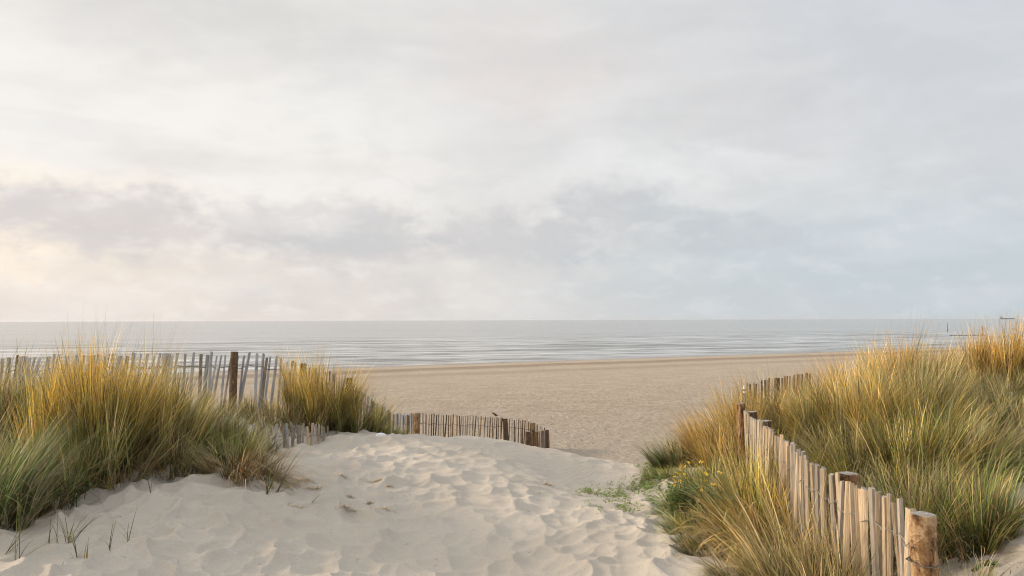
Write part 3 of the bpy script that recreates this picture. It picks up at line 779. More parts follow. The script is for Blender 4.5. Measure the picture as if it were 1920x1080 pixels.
# thin fill between the tussocks (nobody could count it)
parts = []
for (px, Y, r, n, h, pal) in [(60, 7.6, .6, 1800, .9, GREEN), (180, 8.3, .7, 2200, .9, GREEN), (300, 8.9, .6, 1300, .6, STRAW), (560, 9.6, .5, 700, .5, OLIVE)]:
    x, y = base_xy(px, Y); parts += tuft(x, y, r, n, h, pal, spread=.3, bend=.5)
V_, q_, c_ = join(parts)
tag(link('marram_grass', mesh_np('marram_grass', V_, q_, M_GRASS, c_)), 'thin grass filling the ground between the left tussocks and fence', 'grass', kind='stuff')
parts = []
for (px, Y, r, n, h, pal) in [(1480, 9.6, .6, 1600, .7, OLIVE), (1620, 9.4, .7, 1800, .6, OLIVE), (1740, 8.9, .6, 1500, .5, OLIVE), (1850, 9.8, .6, 1600, .5, OLIVE), (1640, 7.5, .6, 1600, .6, OLIVE),
                              (1560, 6.2, .4, 1300, .55, OLIVE), (1680, 6.0, .5, 1500, .55, OLIVE), (1760, 6.1, .45, 1300, .5, GREEN), (1420, 8.6, .4, 900, .5, OLIVE), (1640, 5.2, .3, 900, .45, OLIVE), (1900, 8.2, .5, 1200, .6, OLIVE)]:
    x, y = base_xy(px, Y); parts += tuft(x, y, r, n, h, pal, spread=.4, bend=.6)
V_, q_, c_ = join(parts)
tag(link('marram_grass', mesh_np('marram_grass', V_, q_, M_GRASS, c_)), 'thin grass filling the slope between the tussocks right of the fence', 'grass', kind='stuff')

def ray_many(px, py, Y0=8.0, full=True):
    px = np.asarray(px, float); py = np.asarray(py, float)
    Rm = np.array(ROT); d = Rm @ np.stack([(px - 960) / F, (540 - py) / F, -np.ones_like(px)])
    kx = d[0] / d[1]; kz = d[2] / d[1]; y = np.full_like(px, float(Y0))
    for _i in range(45):
        y = np.clip(y + (y * kz + H - base_h(y * kx, y)) * 1.6, 2.5, 30)
    x = y * kx
    return x, y, (gz(x, y) if full else None)
def ray_ground(px, py, Y0=8.0):
    x, y, z = ray_many([px], [py], Y0)
    return float(x[0]), float(y[0]), float(z[0])
# single young shoots on the sand in front
def sprout(px, py, Y0, n, h, label, spread=.6, pal=FRESH, lean=0.0):
    x, y, z = ray_ground(px, py, Y0)
    bx = rng.normal(0, .008, n); by = rng.normal(0, .008, n)
    vx = lean + rng.uniform(-spread, spread, n); vy = rng.normal(0, .25, n)
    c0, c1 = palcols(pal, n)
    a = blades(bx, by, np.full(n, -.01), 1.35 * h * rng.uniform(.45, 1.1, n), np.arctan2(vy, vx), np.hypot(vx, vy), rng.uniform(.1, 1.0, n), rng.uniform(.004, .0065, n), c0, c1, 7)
    o = link('grass_shoot', mesh_np('grass_shoot', a[0], a[1], M_GRASS, a[2]), None, (x, y, z))
    tag(o, label, 'grass', 'young grass shoots on the bare sand')
sprout(8, 1036, 5, 7, .34, 'reddish based young shoot nearest the left picture edge', lean=.45, spread=.3)
sprout(32, 1042, 5, 10, .38, 'forked yellow based shoot second from the left edge', lean=.4)
sprout(96, 1020, 5.2, 3, .2, 'upright single stemmed shoot between two larger shoots', spread=.08)
sprout(130, 1030, 5.1, 16, .34, 'fan shaped bushiest young shoot with yellow base', lean=.15, spread=.7)
sprout(110, 1032, 5.1, 2, .26, 'pair of thin blades left of the fan shaped shoot', spread=.12)
sprout(142, 1045, 5.0, 6, .22, 'low curling shoot right below the fan shaped shoot', lean=.3, spread=.7)
sprout(205, 1030, 5.1, 3, .17, 'short upright shoot right of the fan, with a pale curl beside it', spread=.12)
sprout(243, 1026, 5.2, 5, .19, 'small forked shoot alone on the open sand', spread=.45)
sprout(158, 1055, 4.9, 3, .13, 'tiny v shaped shoot on the sand near the bottom edge', spread=.2)
sprout(282, 945, 6.3, 3, .28, 'thin dark stem standing before the brown dead stems', lean=.05, spread=.1)
sprout(500, 935, 6.8, 14, .46, 'thin upright shoot cluster left of the path, leaning right', lean=.25, spread=.35)
sprout(518, 925, 7.0, 16, .5, 'arching shoot cluster trailing its tips toward the path', lean=.6, spread=.45, pal=OLIVE)
sprout(583, 944, 6.8, 2, .13, 'single short broken stem lying slanted on the sand by the path', lean=.7, spread=.1, pal=DEAD)

# ------------------------------------------------------------------ creeping plants, litter, shells
def leaves(C, size, up=.35, cols=((.10, .14, .045), (.19, .21, .06))):
    """many little folded leaves at centres C"""
    n = len(C); a = rng.uniform(0, 6.283, n); el = rng.uniform(-.1, up * 2, n); s = size * rng.uniform(.6, 1.3, n)
    d = np.stack([np.cos(a) * np.cos(el), np.sin(a) * np.cos(el), np.sin(el)], -1); sd = np.stack([-np.sin(a), np.cos(a), np.zeros(n)], -1)
    p0 = C; p1 = C + d * s[:, None] * .5 + sd * s[:, None] * .28 + [0, 0, .002]; p2 = C + d * s[:, None]; p3 = C + d * s[:, None] * .5 - sd * s[:, None] * .28 + [0, 0, .002]
    V = np.stack([p0, p1, p2, p3], 1).reshape(-1, 3); q = np.arange(n * 4).reshape(-1, 4)
    f = rng.random((n, 1)); c = np.array(cols[0]) * (1 - f) + np.array(cols[1]) * f
    return V, q, np.repeat(c, 4, 0)
def ground_sprigs(spots, per=10, size=.023, hgt=.04, cols=((.11, .17, .035), (.27, .33, .07))):
    C = []; A = np.array(spots); ZA = gz(A[:, 0], A[:, 1])
    for (x, y), z in zip(spots, ZA):
        k = rng.integers(max(2, per - 3), per + 4)
        for _ in range(k):
            C.append((x + rng.normal(0, .012), y + rng.normal(0, .012), z + rng.uniform(.002, hgt)))
    return leaves(np.array(C), size, cols=cols)
spots = []
def scat(px, py, spx, spy, n, Y0=8):
    xx, yy, _z = ray_many(px + rng.normal(0, spx, n), py + rng.normal(0, spy, n), Y0, False)
    spots.extend(zip(xx, yy))
scat(1105, 928, 12, 3, 16); scat(1095, 926, 14, 3, 8); scat(1150, 928, 22, 9, 45); scat(1185, 945, 20, 9, 30); scat(1170, 955, 12, 4, 12); scat(1200, 915, 18, 6, 60)
scat(1225, 898, 16, 6, 110, 9); scat(1245, 888, 14, 6, 110, 9); scat(1270, 985, 22, 6, 16, 6.5); scat(1245, 960, 14, 6, 18, 7); scat(1290, 1022, 14, 7, 6, 6); scat(1235, 940, 14, 10, 22, 7); scat(1215, 920, 14, 8, 22, 7); scat(1300, 1000, 18, 8, 30, 6)
scat(1292, 975, 12, 10, 90, 6.6); scat(1262, 935, 16, 14, 160, 7.2); scat(1225, 880, 12, 6, 120, 9.5); scat(1280, 955, 14, 14, 120, 6.9); scat(1160, 935, 30, 14, 50); scat(1310, 990, 12, 10, 90, 6.3)
V_, q_, c_ = ground_sprigs(spots)
tag(link('creeping_plants', mesh_np('creeping_plants', V_, q_, M_GRASS, c_)), 'small green creeping leafy plants spread over the sand left of the flowers', 'plants', kind='stuff')
# leafy sprig at bottom right
x, y, z = ray_ground(1852, 1072, 4.6)
mb = MB(); mb.tube([(-.09, 0, .008), (-.03, .004, .045), (.03, -.004, .055), (.09, 0, .012)], .012, 5)
a = np.linspace(0, 1, 60); C = np.stack([(a - .5) * .16 + rng.normal(0, .012, 60), rng.normal(0, .02, 60), .01 + .05 * np.sin(a * 3.1) + rng.normal(0, .006, 60)], -1)
V_, q_, c_ = leaves(C, .03, cols=((.09, .14, .04), (.15, .19, .06)))
sv = np.array(mb.v); sq = np.array([f for f in mb.f if len(f) == 4])
V_, q_, c_ = join([(V_, q_, c_), (sv, sq, np.tile([.12, .15, .05], (len(sv), 1)))])
tag(link('leafy_sprig', mesh_np('leafy_sprig', V_, q_, M_GRASS, c_), None, (x, y, z)), 'small leafy green sprig on the bare sand patch at the lower right edge', 'plant')

# dry litter: countless crumbs and twigs
def litter(boxes, name, label):
    parts = []
    for (px0, px1, py0, py1, n, Y0, L) in boxes:
        P2 = np.stack(ray_many(rng.uniform(px0, px1, n), rng.uniform(py0, py1, n), Y0), -1)
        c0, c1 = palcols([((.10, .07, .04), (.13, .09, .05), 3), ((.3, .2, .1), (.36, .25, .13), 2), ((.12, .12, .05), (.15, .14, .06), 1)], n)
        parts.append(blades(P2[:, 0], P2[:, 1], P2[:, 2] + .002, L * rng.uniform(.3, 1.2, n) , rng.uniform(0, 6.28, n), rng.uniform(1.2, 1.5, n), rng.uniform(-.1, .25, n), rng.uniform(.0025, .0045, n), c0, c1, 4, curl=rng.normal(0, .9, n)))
    V, q, c = join(parts)
    tag(link(name, mesh_np(name, V, q, M_GRASS, c)), label, 'litter', kind='stuff')
litter([(560, 1150, 850, 1070, 120, 7, .05), (100, 560, 940, 1070, 45, 6, .06), (950, 1180, 880, 960, 60, 8, .04), (1150, 1350, 960, 1070, 25, 6, .05)], 'twig_litter', 'small dark twigs and grass crumbs strewn over the trodden sand')
litter([(1855, 1918, 960, 1078, 90, 5, .06), (1880, 1918, 870, 960, 40, 6.5, .05)], 'twig_litter', 'thin dark twigs on the small bare sand patch at the lower right')
litter([(1010, 1220, 838, 885, 260, 14, .13), (1040, 1230, 800, 850, 160, 18, .14)], 'seaweed_litter', 'dark dry seaweed and twigs on the beach beyond the path')

def dry_tuft(px, py, n, rx, label, Y0=7.5, ang=0):
    x, y, z = ray_ground(px, py, Y0)
    bx = rng.normal(0, rx, n); by = rng.normal(0, rx * .45, n)
    bz = gz(x + bx, y + by) - z + .003
    c0, c1 = palcols([((.34, .23, .11), (.44, .31, .16), 3), ((.54, .42, .27), (.66, .54, .36), 4)], n)
    a = blades(bx, by, bz, rng.uniform(.02, .06, n), ang + rng.normal(0, 1.2, n), rng.uniform(.9, 1.5, n), rng.uniform(-.2, .4, n), rng.uniform(.003, .005, n), c0, c1, 3, curl=rng.normal(0, 1, n))
    tag(link('dry_grass_clump', mesh_np('dry_grass_clump', a[0], a[1], M_GRASS, a[2]), None, (x, y, z)), label, 'dead grass', 'dry grass clumps on the sand')
dry_tuft(708, 902, 150, .05, 'pale fluffy dry clump on the sand below the crest, with a dark stalk')
dry_tuft(728, 914, 40, .022, 'dark short stalk end lying against the fluffy dry clump')
dry_tuft(572, 904, 130, .05, 'orange dry clump nearest the arching shoots, upper of two')
dry_tuft(588, 915, 120, .05, 'orange dry clump lower right of the two by the arching shoots')
dry_tuft(640, 898, 50, .03, 'small brown dry clump between the orange clumps and the fluffy one')
dry_tuft(655, 926, 50, .018, 'round brown curled dry clump on the open sand')
dry_tuft(562, 952, 110, .05, 'flat brown dry clump just below the broken stem')
dry_tuft(650, 960, 120, .05, 'straw coloured dry clump at the left of two in mid sand', Y0=6.6)
dry_tuft(715, 957, 120, .05, 'straw coloured dry clump at the right of two in mid sand', Y0=6.6)
dry_tuft(692, 942, 40, .018, 'tiny reddish dry clump above the right straw clump')
dry_tuft(1027, 912, 60, .03, 'small brown dry clump at the foot of the smooth sand slope')
dry_tuft(692, 863, 30, .016, 'tiny dark green tuft scrap just under the crest')
dry_tuft(1470, 1070, 200, .07, 'orange dead grass clump under the amber tussock at the bottom', Y0=4.8)

M_SHELL = plain('white_shell', (.75, .76, .78, 1), .4, 0, (.6, .62, .66, 1), 60)
x, y, z = ray_ground(714, 820.5, 9.4)
mb = MB(); rings = []
for i in range(7):
    t = i / 6; rr = .05 * math.cos(t * 1.5) * (1 + .05 * math.sin(i * 3)); rings.append([(rr * 1.3 * math.cos(a) * (1 + .12 * math.sin(7 * a)), rr * .8 * math.sin(a), .045 * math.sin(t * 1.5) - .004) for a in np.linspace(0, 2 * math.pi, 21)[:-1]])
mb.rings(rings)
tag(link('shell', mb.mesh('shell', M_SHELL, True), None, (x, y, z)), 'pale white shell lying on top of the sand crest', 'shell')

# ------------------------------------------------------------------ flowering plants
M_LEAFG = plain('ragwort_green', (.075, .12, .035, 1), .6, 0, (.11, .16, .05, 1), 30)
M_YEL = plain('yellow_petal', (.86, .66, .03, 1), .5, 0, (.82, .56, .02, 1), 80)
M_YEC = plain('orange_flower_centre', (.55, .28, .02, 1), .6, 0, (.45, .2, .02, 1), 80)
def flower_mesh():
    mb = MB(); n = 12
    for k in range(n):
        a = 2 * math.pi * k / n; ca, sa = math.cos(a), math.sin(a); r0, r1, hw = .005, .0175, .0032
        mb.add([(ca * r0 + sa * hw * .6, sa * r0 - ca * hw * .6, .001), (ca * r0 - sa * hw * .6, sa * r0 + ca * hw * .6, .001), (ca * r1 * .8 - sa * hw, sa * r1 * .8 + ca * hw, .003), (ca * r1, sa * r1, .001 - .002 * (k % 2)), (ca * r1 * .8 + sa * hw, sa * r1 * .8 - ca * hw, .003)], [(0, 1, 2, 3, 4)], 0)
    mb.rings([[(.0062 * math.cos(a), .0062 * math.sin(a), 0) for a in np.linspace(0, 6.283, 11)[:-1]], [(.0055 * math.cos(a), .0055 * math.sin(a), .004) for a in np.linspace(0, 6.283, 11)[:-1]], [(.003 * math.cos(a), .003 * math.sin(a), .006) for a in np.linspace(0, 6.283, 11)[:-1]]], 1)
    return mb.mesh('flower', [M_YEL, M_YEC])
FM = flower_mesh()
def ragwort(label, px, Y, heads, h, r, nleaf):
    x, y = base_xy(px, Y); z = gz(x, y) - .02
    root = empty('ragwort_plant', (x, y, z), label, 'flowering plant', 'yellow flowering plants')
    # leaves through the volume of the plant
    a = rng.uniform(0, 6.283, nleaf); q = np.sqrt(rng.random(nleaf)) * r; hh = rng.beta(1.6, 1.5, nleaf) * h
    C = np.stack([np.cos(a) * q * (.5 + .6 * hh / h), np.sin(a) * q * (.5 + .6 * hh / h), hh], -1)
    V, qd, c = leaves(C, .034, cols=((.10, .15, .04), (.18, .24, .07)))
    V2, q2, c2_ = leaves(C[:len(C) // 2] * [1.05, 1.05, .7], .05, up=.8, cols=((.08, .13, .035), (.15, .20, .06)))
    V, qd, c = join([(V, qd, c), (V2, q2, c2_)])
    link('foliage', mesh_np('foliage', V, qd, M_GRASS, c), root)
    mb = MB()
    for (fx, fy) in heads:
        p = Vector(P(fx, fy, Y + rng.uniform(-.08, .08)))
        l = p - Vector((x, y, z)); b = Vector((l.x * .25, l.y * .25, 0))
        mb.tube([b, b.lerp(l, .5) + Vector((l.x * .05, 0, .02)), l], [.0028, .002, .0015], 5)
    link('stem', mb.mesh('stem', M_LEAFG, True), root)
    for (fx, fy) in heads:
        for k in range(2):
            p = Vector(P(fx + (4 * k if k else 0) + rng.uniform(-1, 1), fy + (2 * k) + rng.uniform(-1, 1), Y + rng.uniform(-.06, .02)))
            o = link('flower', FM, root); o.location = p - Vector((x, y, z)); o.scale = (.8,) * 3
            o.rotation_euler = (R(rng.uniform(15, 50)), R(rng.uniform(-20, 20)), R(rng.uniform(0, 360)))
ragwort('yellow flowered plant nearest the bare sand, flowers in an upright line', 1287, 6.55, [(1287, 866), (1281, 872), (1277, 875), (1271, 880), (1268, 887), (1272, 888), (1265, 893), (1262, 899), (1274, 901), (1265, 907), (1261, 910), (1276, 910), (1278, 888), (1283, 894)], .32, .17, 2400)
ragwort('yellow flowered plant partly hidden in the grass toward the fence', 1330, 6.5, [(1302, 880), (1308, 882), (1306, 872), (1313, 865), (1328, 879), (1322, 887), (1318, 900), (1317, 912), (1311, 917), (1336, 908), (1347, 885), (1341, 909)], .32, .22, 3000)

# ------------------------------------------------------------------ bird on the beach fence
M_BIRD = plain('brown_plumage', (.10, .07, .045, 1), .7, 0, (.05, .035, .025, 1), 90)
M_BEAK = plain('dark_horn', (.04, .035, .03, 1), .5)
M_BELLY = plain('buff_plumage', (.30, .24, .17, 1), .7, 0, (.22, .16, .1, 1), 90)
bx_, by_, bz_ = P(927, 786, 18.15)
best = min((t for t in ptsC), key=lambda t: abs(t[0].x - P(927, 786, t[0].y)[0]))[0]
broot = empty('bird', (best.x, best.y, best.z + .012), 'small dark bird perched on top of the beach fence left of the middle post', 'bird')
mb = MB()
spine = [(-.062, 0, .088, .003, .003), (-.055, 0, .090, .012, .012), (-.042, 0, .092, .018, .018), (-.028, 0, .082, .018, .019), (-.012, 0, .066, .025, .026), (.012, 0, .052, .029, .029), (.035, 0, .044, .024, .023), (.052, 0, .042, .013, .012), (.075, 0, .042, .011, .005), (.115, 0, .043, .013, .003)]
rings = [[(x + math.sin(a) * 0, y + math.cos(a) * ry, z + math.sin(a) * rz) for a in np.linspace(0, 6.283, 13)[:-1]] for x, y, z, ry, rz in spine]
mb.rings(rings)
body = link('body', mb.mesh('body', M_BIRD, True), broot)
mb = MB(); mb.rings([[(-.06, math.cos(a) * .004, .089 + math.sin(a) * .004) for a in np.linspace(0, 6.283, 7)[:-1]], [(-.08, math.cos(a) * .0008, .087 + math.sin(a) * .0008) for a in np.linspace(0, 6.283, 7)[:-1]]])
link('beak', mb.mesh('beak', M_BEAK), broot)
for s in (-1, 1):
    mb = MB(); mb.rings([[(x, s * (.026 + 0 * x) * w_ + math.cos(a) * .003, z + math.sin(a) * hz) for a in np.linspace(0, 6.283, 9)[:-1]] for x, z, hz, w_ in ((-.015, .062, .006, .8), (.005, .056, .016, 1), (.03, .050, .014, .95), (.06, .045, .007, .55), (.085, .043, .002, .3))])
    link('wing', mb.mesh('wing', M_BIRD, True), broot)
    mb = MB(); mb.tube([(.012, s * .009, .032), (.014, s * .009, .014), (.008, s * .009, .001)], .0018, 5)
    mb.tube([(.008, s * .009, .001), (-.008, s * .009, 0)], .0015, 5)
    link('leg', mb.mesh('leg', M_BEAK), broot)
    mb = MB(); mb.rings([[(-.047 + math.cos(a) * .002, s * (.016 + k * .001), .095 + math.sin(a) * .002) for a in np.linspace(0, 6.283, 7)[:-1]] for k in (0, 1.5)])
    link('eye', mb.mesh('eye', M_BEAK), broot)

# ------------------------------------------------------------------ markers, breakwater, ship
M_RED = plain('faded_red_paint', (.42, .13, .11, 1), .6, 0, (.36, .16, .13, 1), 2)
M_DK = plain('dark_algae', (.05, .05, .04, 1), .8)
M_WH = plain('white_paint', (.75, .74, .71, 1), .5, 0, (.66, .64, .6, 1), 40)
M_SHIP = plain('haze_paled_hull_paint', (.30, .33, .36, 1), .6, 0, (.25, .28, .31, 1), .1)  # hull colour paled to blue grey, with distance haze painted into it
M_SHIPW = plain('ship_white_paint', (.45, .48, .5, 1), .6, 0, (.4, .43, .46, 1), .1)
def marker(px, py0, py1, label, tilt):
    Yd = H * F / (py1 - (600 - (px - 960) * .00297))
    b = P(px, py1, Yd); t = P(px + tilt, py0, Yd)
    root = empty('marker_pole', (b[0], b[1], 0), label, 'pole', 'marker poles in the sea')
    hgt = t[2] - b[2]; dx = t[0] - b[0]
    mb = MB(); mb.tube([(0, 0, -1), (dx * .2, 0, hgt * .25)], .14, 10); link('base', mb.mesh('base', M_DK), root)
    mb = MB(); mb.tube([(dx * .2, 0, hgt * .25), (dx * .6, 0, hgt * .6), (dx, 0, hgt)], [.13, .17, .10], 10); link('pole', mb.mesh('pole', M_RED), root)
    return b
marker(1777, 606, 621, 'thin red marker pole standing in the sea, left and farther one', -1)
b2 = marker(1842, 611, 629, 'red marker pole with dark base in the sea near the right ridge, closer one', -1)
mb = MB(); L = P(1786, 630, b2[1] - 2)
for k in range(24):
    t = k / 23; x = b2[0] + (L[0] - b2[0]) * t + rng.uniform(-.2, .2); s_ = rng.uniform(.2, .38)
    mb.rings([[(x + math.cos(a) * s_ * rng.uniform(.8, 1.1), b2[1] - 1 + math.sin(a) * s_, zz) for a in np.linspace(0, 6.283, 7)[:-1]] for zz in (-.3, .05)] + [[(x + math.cos(a) * s_ * .6, b2[1] - 1 + math.sin(a) * s_ * .6, .16) for a in np.linspace(0, 6.283, 7)[:-1]]])
tag(link('breakwater', mb.mesh('breakwater', M_DK)), 'low dark line of stones in the water left of the closer marker pole', 'breakwater')

YS = 6000
def sp(px): return P(px, 600, YS)[0]
sx0 = sp(1874); root = empty('cargo_ship', (sx0, YS, 0), 'distant hazy ship on the horizon above the right ridge', 'ship')
Ls = sp(1903) - sx0
mb = MB()
sec = [(0, 5, 7.5), (.04, 8, 6.8), (.2, 9, 6.2), (.8, 9, 6.2), (.93, 7, 7.2), (1.0, .8, 8)]
mb.rings([[(Ls * t, -w_, hh), (Ls * t, -w_ * .8, -2), (Ls * t, w_ * .8, -2), (Ls * t, w_, hh)] for t, w_, hh in sec]); link('hull', mb.mesh('hull', M_SHIP), root)
mb = MB(); mb.box(Ls * .06, Ls * .17, -6, 6, 6.5, 17); mb.box(Ls * .08, Ls * .15, -8, 8, 17, 20); link('superstructure', mb.mesh('superstructure', M_SHIPW), root)
mb = MB(); mb.box(Ls * .04, Ls * .07, -2, 2, 7, 21); link('funnel', mb.mesh('funnel', M_SHIP), root)
mb = MB(); mb.tube([(Ls * .12, 0, 20), (Ls * .12, 0, 30)], .8, 6); mb.tube([(Ls * .10, 0, 26), (Ls * .16, 0, 26)], .5, 6); link('mast', mb.mesh('mast', M_SHIP), root)
for t in (.3, .46, .62, .78):
    mb = MB(); mb.box(Ls * (t - .06), Ls * (t + .06), -6, 6, 6.3, 9); link('hatch', mb.mesh('hatch', M_SHIP), root)

# little white stake behind the fence end
b = P(1397, 780, 9.0); tt = P(1397, 724, 9.0); root = empty('marker_stake', (b[0], b[1], gz(b[0], b[1])), 'short stake with two white bands standing in the gold grass at the fence end', 'stake')
zb = root.location.z; zt = tt[2] - zb
mb = MB(); mb.tube([(0, 0, -.1), (.002, 0, zt * .6), (0, 0, zt)], .008, 8); link('stake', mb.mesh('stake', W_SILV), root)
for (d0, d1, q) in ((0, .034, .017), (.06, .078, .014)):
    mb = MB(); mb.rings([[(math.cos(a) * q, math.sin(a) * q, zt - zz) for a in np.linspace(0, 6.283, 11)[:-1]] for zz in (d1, d1 - .002, d0 + .002, d0 - .004)]); link('white_band', mb.mesh('white_band', M_WH), root)

# ------------------------------------------------------------------ world
w = bpy.data.worlds.new('World'); SC.world = w; w.use_nodes = True
T = NT(w.node_tree)
for n in list(w.node_tree.nodes): w.node_tree.nodes.remove(n)
out = T.node('ShaderNodeOutputWorld')
SUN_AZ, SUN_EL = -68, 17
sky = T.node('ShaderNodeTexSky', sky_type='NISHITA'); sky.sun_disc = False
sky.sun_elevation = R(SUN_EL); sky.sun_rotation = R(SUN_AZ); sky.air_density = 1.2; sky.dust_density = 2.0
bg1 = T.node('ShaderNodeBackground'); T.l.new(sky.outputs[0], bg1.inputs[0]); bg1.inputs[1].default_value = .1
tc = T.node('ShaderNodeTexCoord'); gen = tc.outputs['Generated']
x, y, z = T.xyz(gen)
# azimuth and elevation in degrees
az = T.m('MULTIPLY', T.m('ARCTAN2', x, y), 180 / math.pi)
el = T.m('MULTIPLY', T.m('ARCSINE', z), 180 / math.pi)
def AZ(px): return math.degrees(math.atan((px - 960) / F))
def EL(py): return math.degrees(math.atan((600 - py) / F))
uv = T.comb(T.m('MULTIPLY', az, .1), T.m('MULTIPLY', el, .1), 0.0)
nb1 = T.noise(T.scale(uv, 1, 1.5, 1, (2.2, 1.7, 0)), 2.2, 6, .55, .15)
nb2 = T.noise(T.scale(uv, 1, 2.2, 1, (7.2, 3.1, 0)), .8, 4, .5, .3)
nb3 = T.noise(T.scale(uv, 1, 1.6, 1, (3.1, 9.3, 0)), 5.5, 5, .55, .1)
ndiag = T.noise(T.scale(uv, .6, 2.6, 1, (1.1, 5.3, 0), rot=(0, 0, R(-24))), 1.3, 5, .52, .3)
dn1 = T.m('SUBTRACT', nb1, .5); dn2 = T.m('SUBTRACT', nb2, .5); dn3 = T.m('SUBTRACT', nb3, .5); dnd = T.m('SUBTRACT', ndiag, .5)
# base colour: warm at the left, blue grey at the right
side = T.ss(T.m('ADD', az, T.m('MULTIPLY', dn2, 12)), -30, 32)
low = T.mix(side, S(224, 213, 205), S(189, 199, 205))
mid = T.mix(side, S(231, 227, 222), S(203, 206, 209))
high = T.mix(side, S(219, 216, 212), S(200, 203, 207))
c = T.mix(T.ss(el, 1, 8), low, mid)
c = T.mix(T.ss(el, 12, 24), c, high)
def blob(px, py, rx, ry, n1=0.5, n3=.25, soft=.7, ny=1.0):
    """soft cloud mask in azimuth / elevation; radii in photo pixels"""
    k = 57.3 / F
    u = T.m('DIVIDE', T.m('SUBTRACT', az, AZ(px)), rx * k); v = T.m('DIVIDE', T.m('SUBTRACT', el, EL(py)), ry * k)
    d = T.m('SQRT', T.m('ADD', T.m('MULTIPLY', u, u), T.m('MULTIPLY', v, v)))
    d = T.m('ADD', d, T.m('ADD', T.m('MULTIPLY', dn1, -2.0 * n1), T.m('MULTIPLY', dn3, -2 * n3)))
    return T.ss(d, 1 + soft * .35, 1 - soft * .65)
def lay(c, mask, amt, col): return T.mix(T.m('MULTIPLY', mask, amt), c, col)
# bright lit veils
c = lay(c, blob(330, 230, 420, 110, .9, .2, 1.2), .6, S(236, 233, 229))
c = lay(c, blob(560, 340, 420, 60, .9, .3, 1.1), .6, S(233, 229, 225))
c = lay(c, blob(1330, 300, 260, 60, .8, .4, 1.0), .6, S(229, 229, 228))
c = lay(c, blob(60, 440, 330, 90, .8, .2, 1.3), .8, S(247, 235, 218))
c = lay(c, blob(820, 60, 260, 110, .8, .2, 1.3), .35, S(226, 221, 217))
# grey and pink upper sheets
c = lay(c, blob(1010, 140, 210, 110, .9, .3, 1.1), .4, S(220, 208, 203))
c = lay(c, blob(430, 60, 260, 75, 1.0, .25, 1.1), .6, S(207, 205, 203))
c = lay(c, blob(110, 60, 220, 70, 1.0, .2, 1.3), .35, S(214, 211, 208))
c = lay(c, blob(1400, 190, 230, 100, .9, .35, .8), .55, S(205, 203, 203))
c = lay(c, blob(1750, 110, 330, 130, 1.1, .2, 1.3), .5, S(195, 199, 205))
c = lay(c, blob(1680, 270, 300, 60, .9, .35, .8), .5, S(199, 200, 204))
c = lay(c, blob(1290, 60, 200, 70, .9, .3, 1.0), .4, S(206, 205, 205))
c = lay(c, blob(450, 320, 260, 22, .9, .4, 1.0), .35, S(212, 208, 204))
c = lay(c, T.ss(dnd, .02, .18), .22, S(196, 197, 200))
c = lay(c, T.ss(dnd, -.03, -.18), .13, S(236, 233, 229))
c = lay(c, blob(10, 455, 260, 85, .8, .4, 1.1), .6, S(251, 234, 214))
# cumulus bank low over the sea: lit rims then the shaded bodies
BANK = [(230, 425, 210, 52), (80, 405, 110, 32), (420, 430, 120, 36), (610, 430, 190, 52), (545, 400, 100, 26), (720, 455, 130, 26), (930, 430, 120, 48), (1150, 390, 100, 52), (1060, 440, 170, 42), (1290, 430, 170, 36)]
rim = None; bod = None
for (a, b_, rx, ry) in BANK:
    r1 = blob(a, b_ - 12, rx * 1.1, ry * 1.2, .5, .6, .6); m1 = blob(a, b_ + 10, rx * 1.08, ry * 1.25, .7, .7, .85)
    rim = r1 if rim is None else T.m('MAXIMUM', rim, r1); bod = m1 if bod is None else T.m('MAXIMUM', bod, m1)
c = lay(c, rim, .35, T.mix(side, S(238, 230, 220), S(212, 215, 218)))
c = lay(c, T.m('MULTIPLY', bod, T.mr(nb1, .3, .5, .7, 1.0)), 1.0, T.mix(side, S(207, 201, 200), S(188, 194, 199)))
c = lay(c, blob(660, 455, 170, 26, .5, .45, .9), .6, S(192, 194, 196))
c = lay(c, blob(280, 445, 170, 28, .6, .45, 1.0), .4, S(205, 198, 195))
c = lay(c, blob(1650, 480, 480, 90, .8, .3, 1.1), .45, S(182, 197, 205))
c = lay(c, blob(360, 505, 260, 26, .8, .3, 1.1), .35, S(208, 202, 197))
c = lay(c, blob(1200, 545, 300, 20, .8, .3, 1.1), .3, S(190, 196, 200))
c = lay(c, T.m('MULTIPLY', T.ss(dn1, .03, .14), T.ss(el, 14, 1)), .22, S(193, 195, 198))
nm = T.noise(T.scale(uv, 1, 1.9, 1, (5.2, 2.7, 0)), 3.4, 7, .6, .25)
nw = T.ss(T.m('ADD', el, T.m('MULTIPLY', dn2, 20)), 16, 5, .28, 1.0)
c = lay(c, T.m('MULTIPLY', T.ss(nm, .50, .68), nw), .28, T.mix(side, S(209, 204, 202), S(190, 194, 199)))
c = lay(c, T.m('MULTIPLY', T.ss(nm, .50, .34), nw), .26, T.mix(side, S(244, 239, 232), S(216, 219, 222)))
nl = T.noise(T.scale(uv, .5, 1.3, 1, (8.2, 6.7, 0), rot=(0, 0, R(-20))), 1.7, 6, .55, .3)
c = lay(c, T.ss(nl, .48, .64), .30, T.mix(side, S(212, 207, 204), S(196, 198, 203)))
c = lay(c, T.ss(nl, .50, .36), .25, T.mix(side, S(240, 237, 233), S(216, 218, 222)))
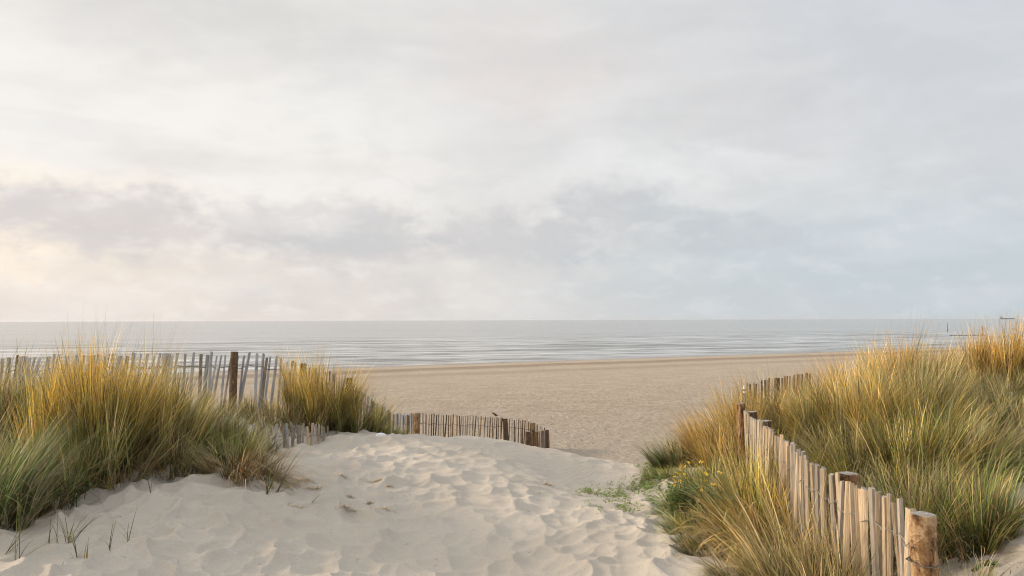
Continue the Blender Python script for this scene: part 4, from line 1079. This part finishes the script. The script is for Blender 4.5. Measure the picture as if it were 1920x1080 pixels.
# overcast skies brighten overhead; the veiled sun lights the left side beyond the frame
zen = T.ss(el, 24, 65, 1.0, 1.7)
glow = T.m('MULTIPLY', T.ss(az, -36, -62), T.m('MULTIPLY', T.ss(az, -150, -95), T.ss(el, 50, 8)))
st = T.m('MULTIPLY', zen, T.m('ADD', T.m('MULTIPLY', glow, .9), 1.0))
c = T.mix(T.m('MULTIPLY', glow, .6), c, (1.0, .74, .48, 1))
below = T.ss(el, -3, 0)
bg2 = T.node('ShaderNodeBackground'); T.l.new(c, bg2.inputs[0]); T.put(bg2.inputs[1], T.m('MULTIPLY', st, 1.0))
mx = T.node('ShaderNodeMixShader'); mx.inputs[0].default_value = .96
T.l.new(bg1.outputs[0], mx.inputs[1]); T.l.new(bg2.outputs[0], mx.inputs[2]); T.l.new(mx.outputs[0], out.inputs[0])
w.cycles.sampling_method = 'MANUAL'; w.cycles.sample_map_resolution = 512

sun_d = bpy.data.lights.new('sun', 'SUN'); sun_d.energy = 3.8; sun_d.angle = R(9); sun_d.color = (1, .80, .58)
sun = bpy.data.objects.new('sun', sun_d); COL.objects.link(sun)
sd = Vector((math.sin(R(SUN_AZ)) * math.cos(R(SUN_EL)), math.cos(R(SUN_AZ)) * math.cos(R(SUN_EL)), math.sin(R(SUN_EL))))
sun.rotation_euler = (-sd).to_track_quat('-Z', 'Y').to_euler()
sun.location = (0, 0, 30)


mh = bpy.data.materials.new('haze'); mh.use_nodes = True; nt = mh.node_tree
nt.nodes.remove(nt.nodes['Principled BSDF']); pv = nt.nodes.new('ShaderNodeVolumePrincipled')
pv.inputs['Color'].default_value = (.80, .85, .9, 1); pv.inputs['Density'].default_value = 2.2e-5; pv.inputs['Anisotropy'].default_value = .2
nt.links.new(pv.outputs[0], nt.nodes['Material Output'].inputs['Volume'])
mb = MB(); mb.box(-18000, 18000, -18000, 16000, -14, 36)
tag(link('haze', mb.mesh('haze', mh)), 'thin pale sea haze over the whole shore', 'haze', kind='stuff')

SC.view_settings.view_transform = 'Standard'; SC.view_settings.look = 'None'; SC.view_settings.exposure = .19; SC.view_settings.gamma = 1
SC.cycles.pixel_filter_type = 'BLACKMAN_HARRIS'; SC.cycles.filter_width = 1.1
SC.cycles.max_bounces = 6; SC.cycles.diffuse_bounces = 3; SC.cycles.glossy_bounces = 2; SC.cycles.transmission_bounces = 3
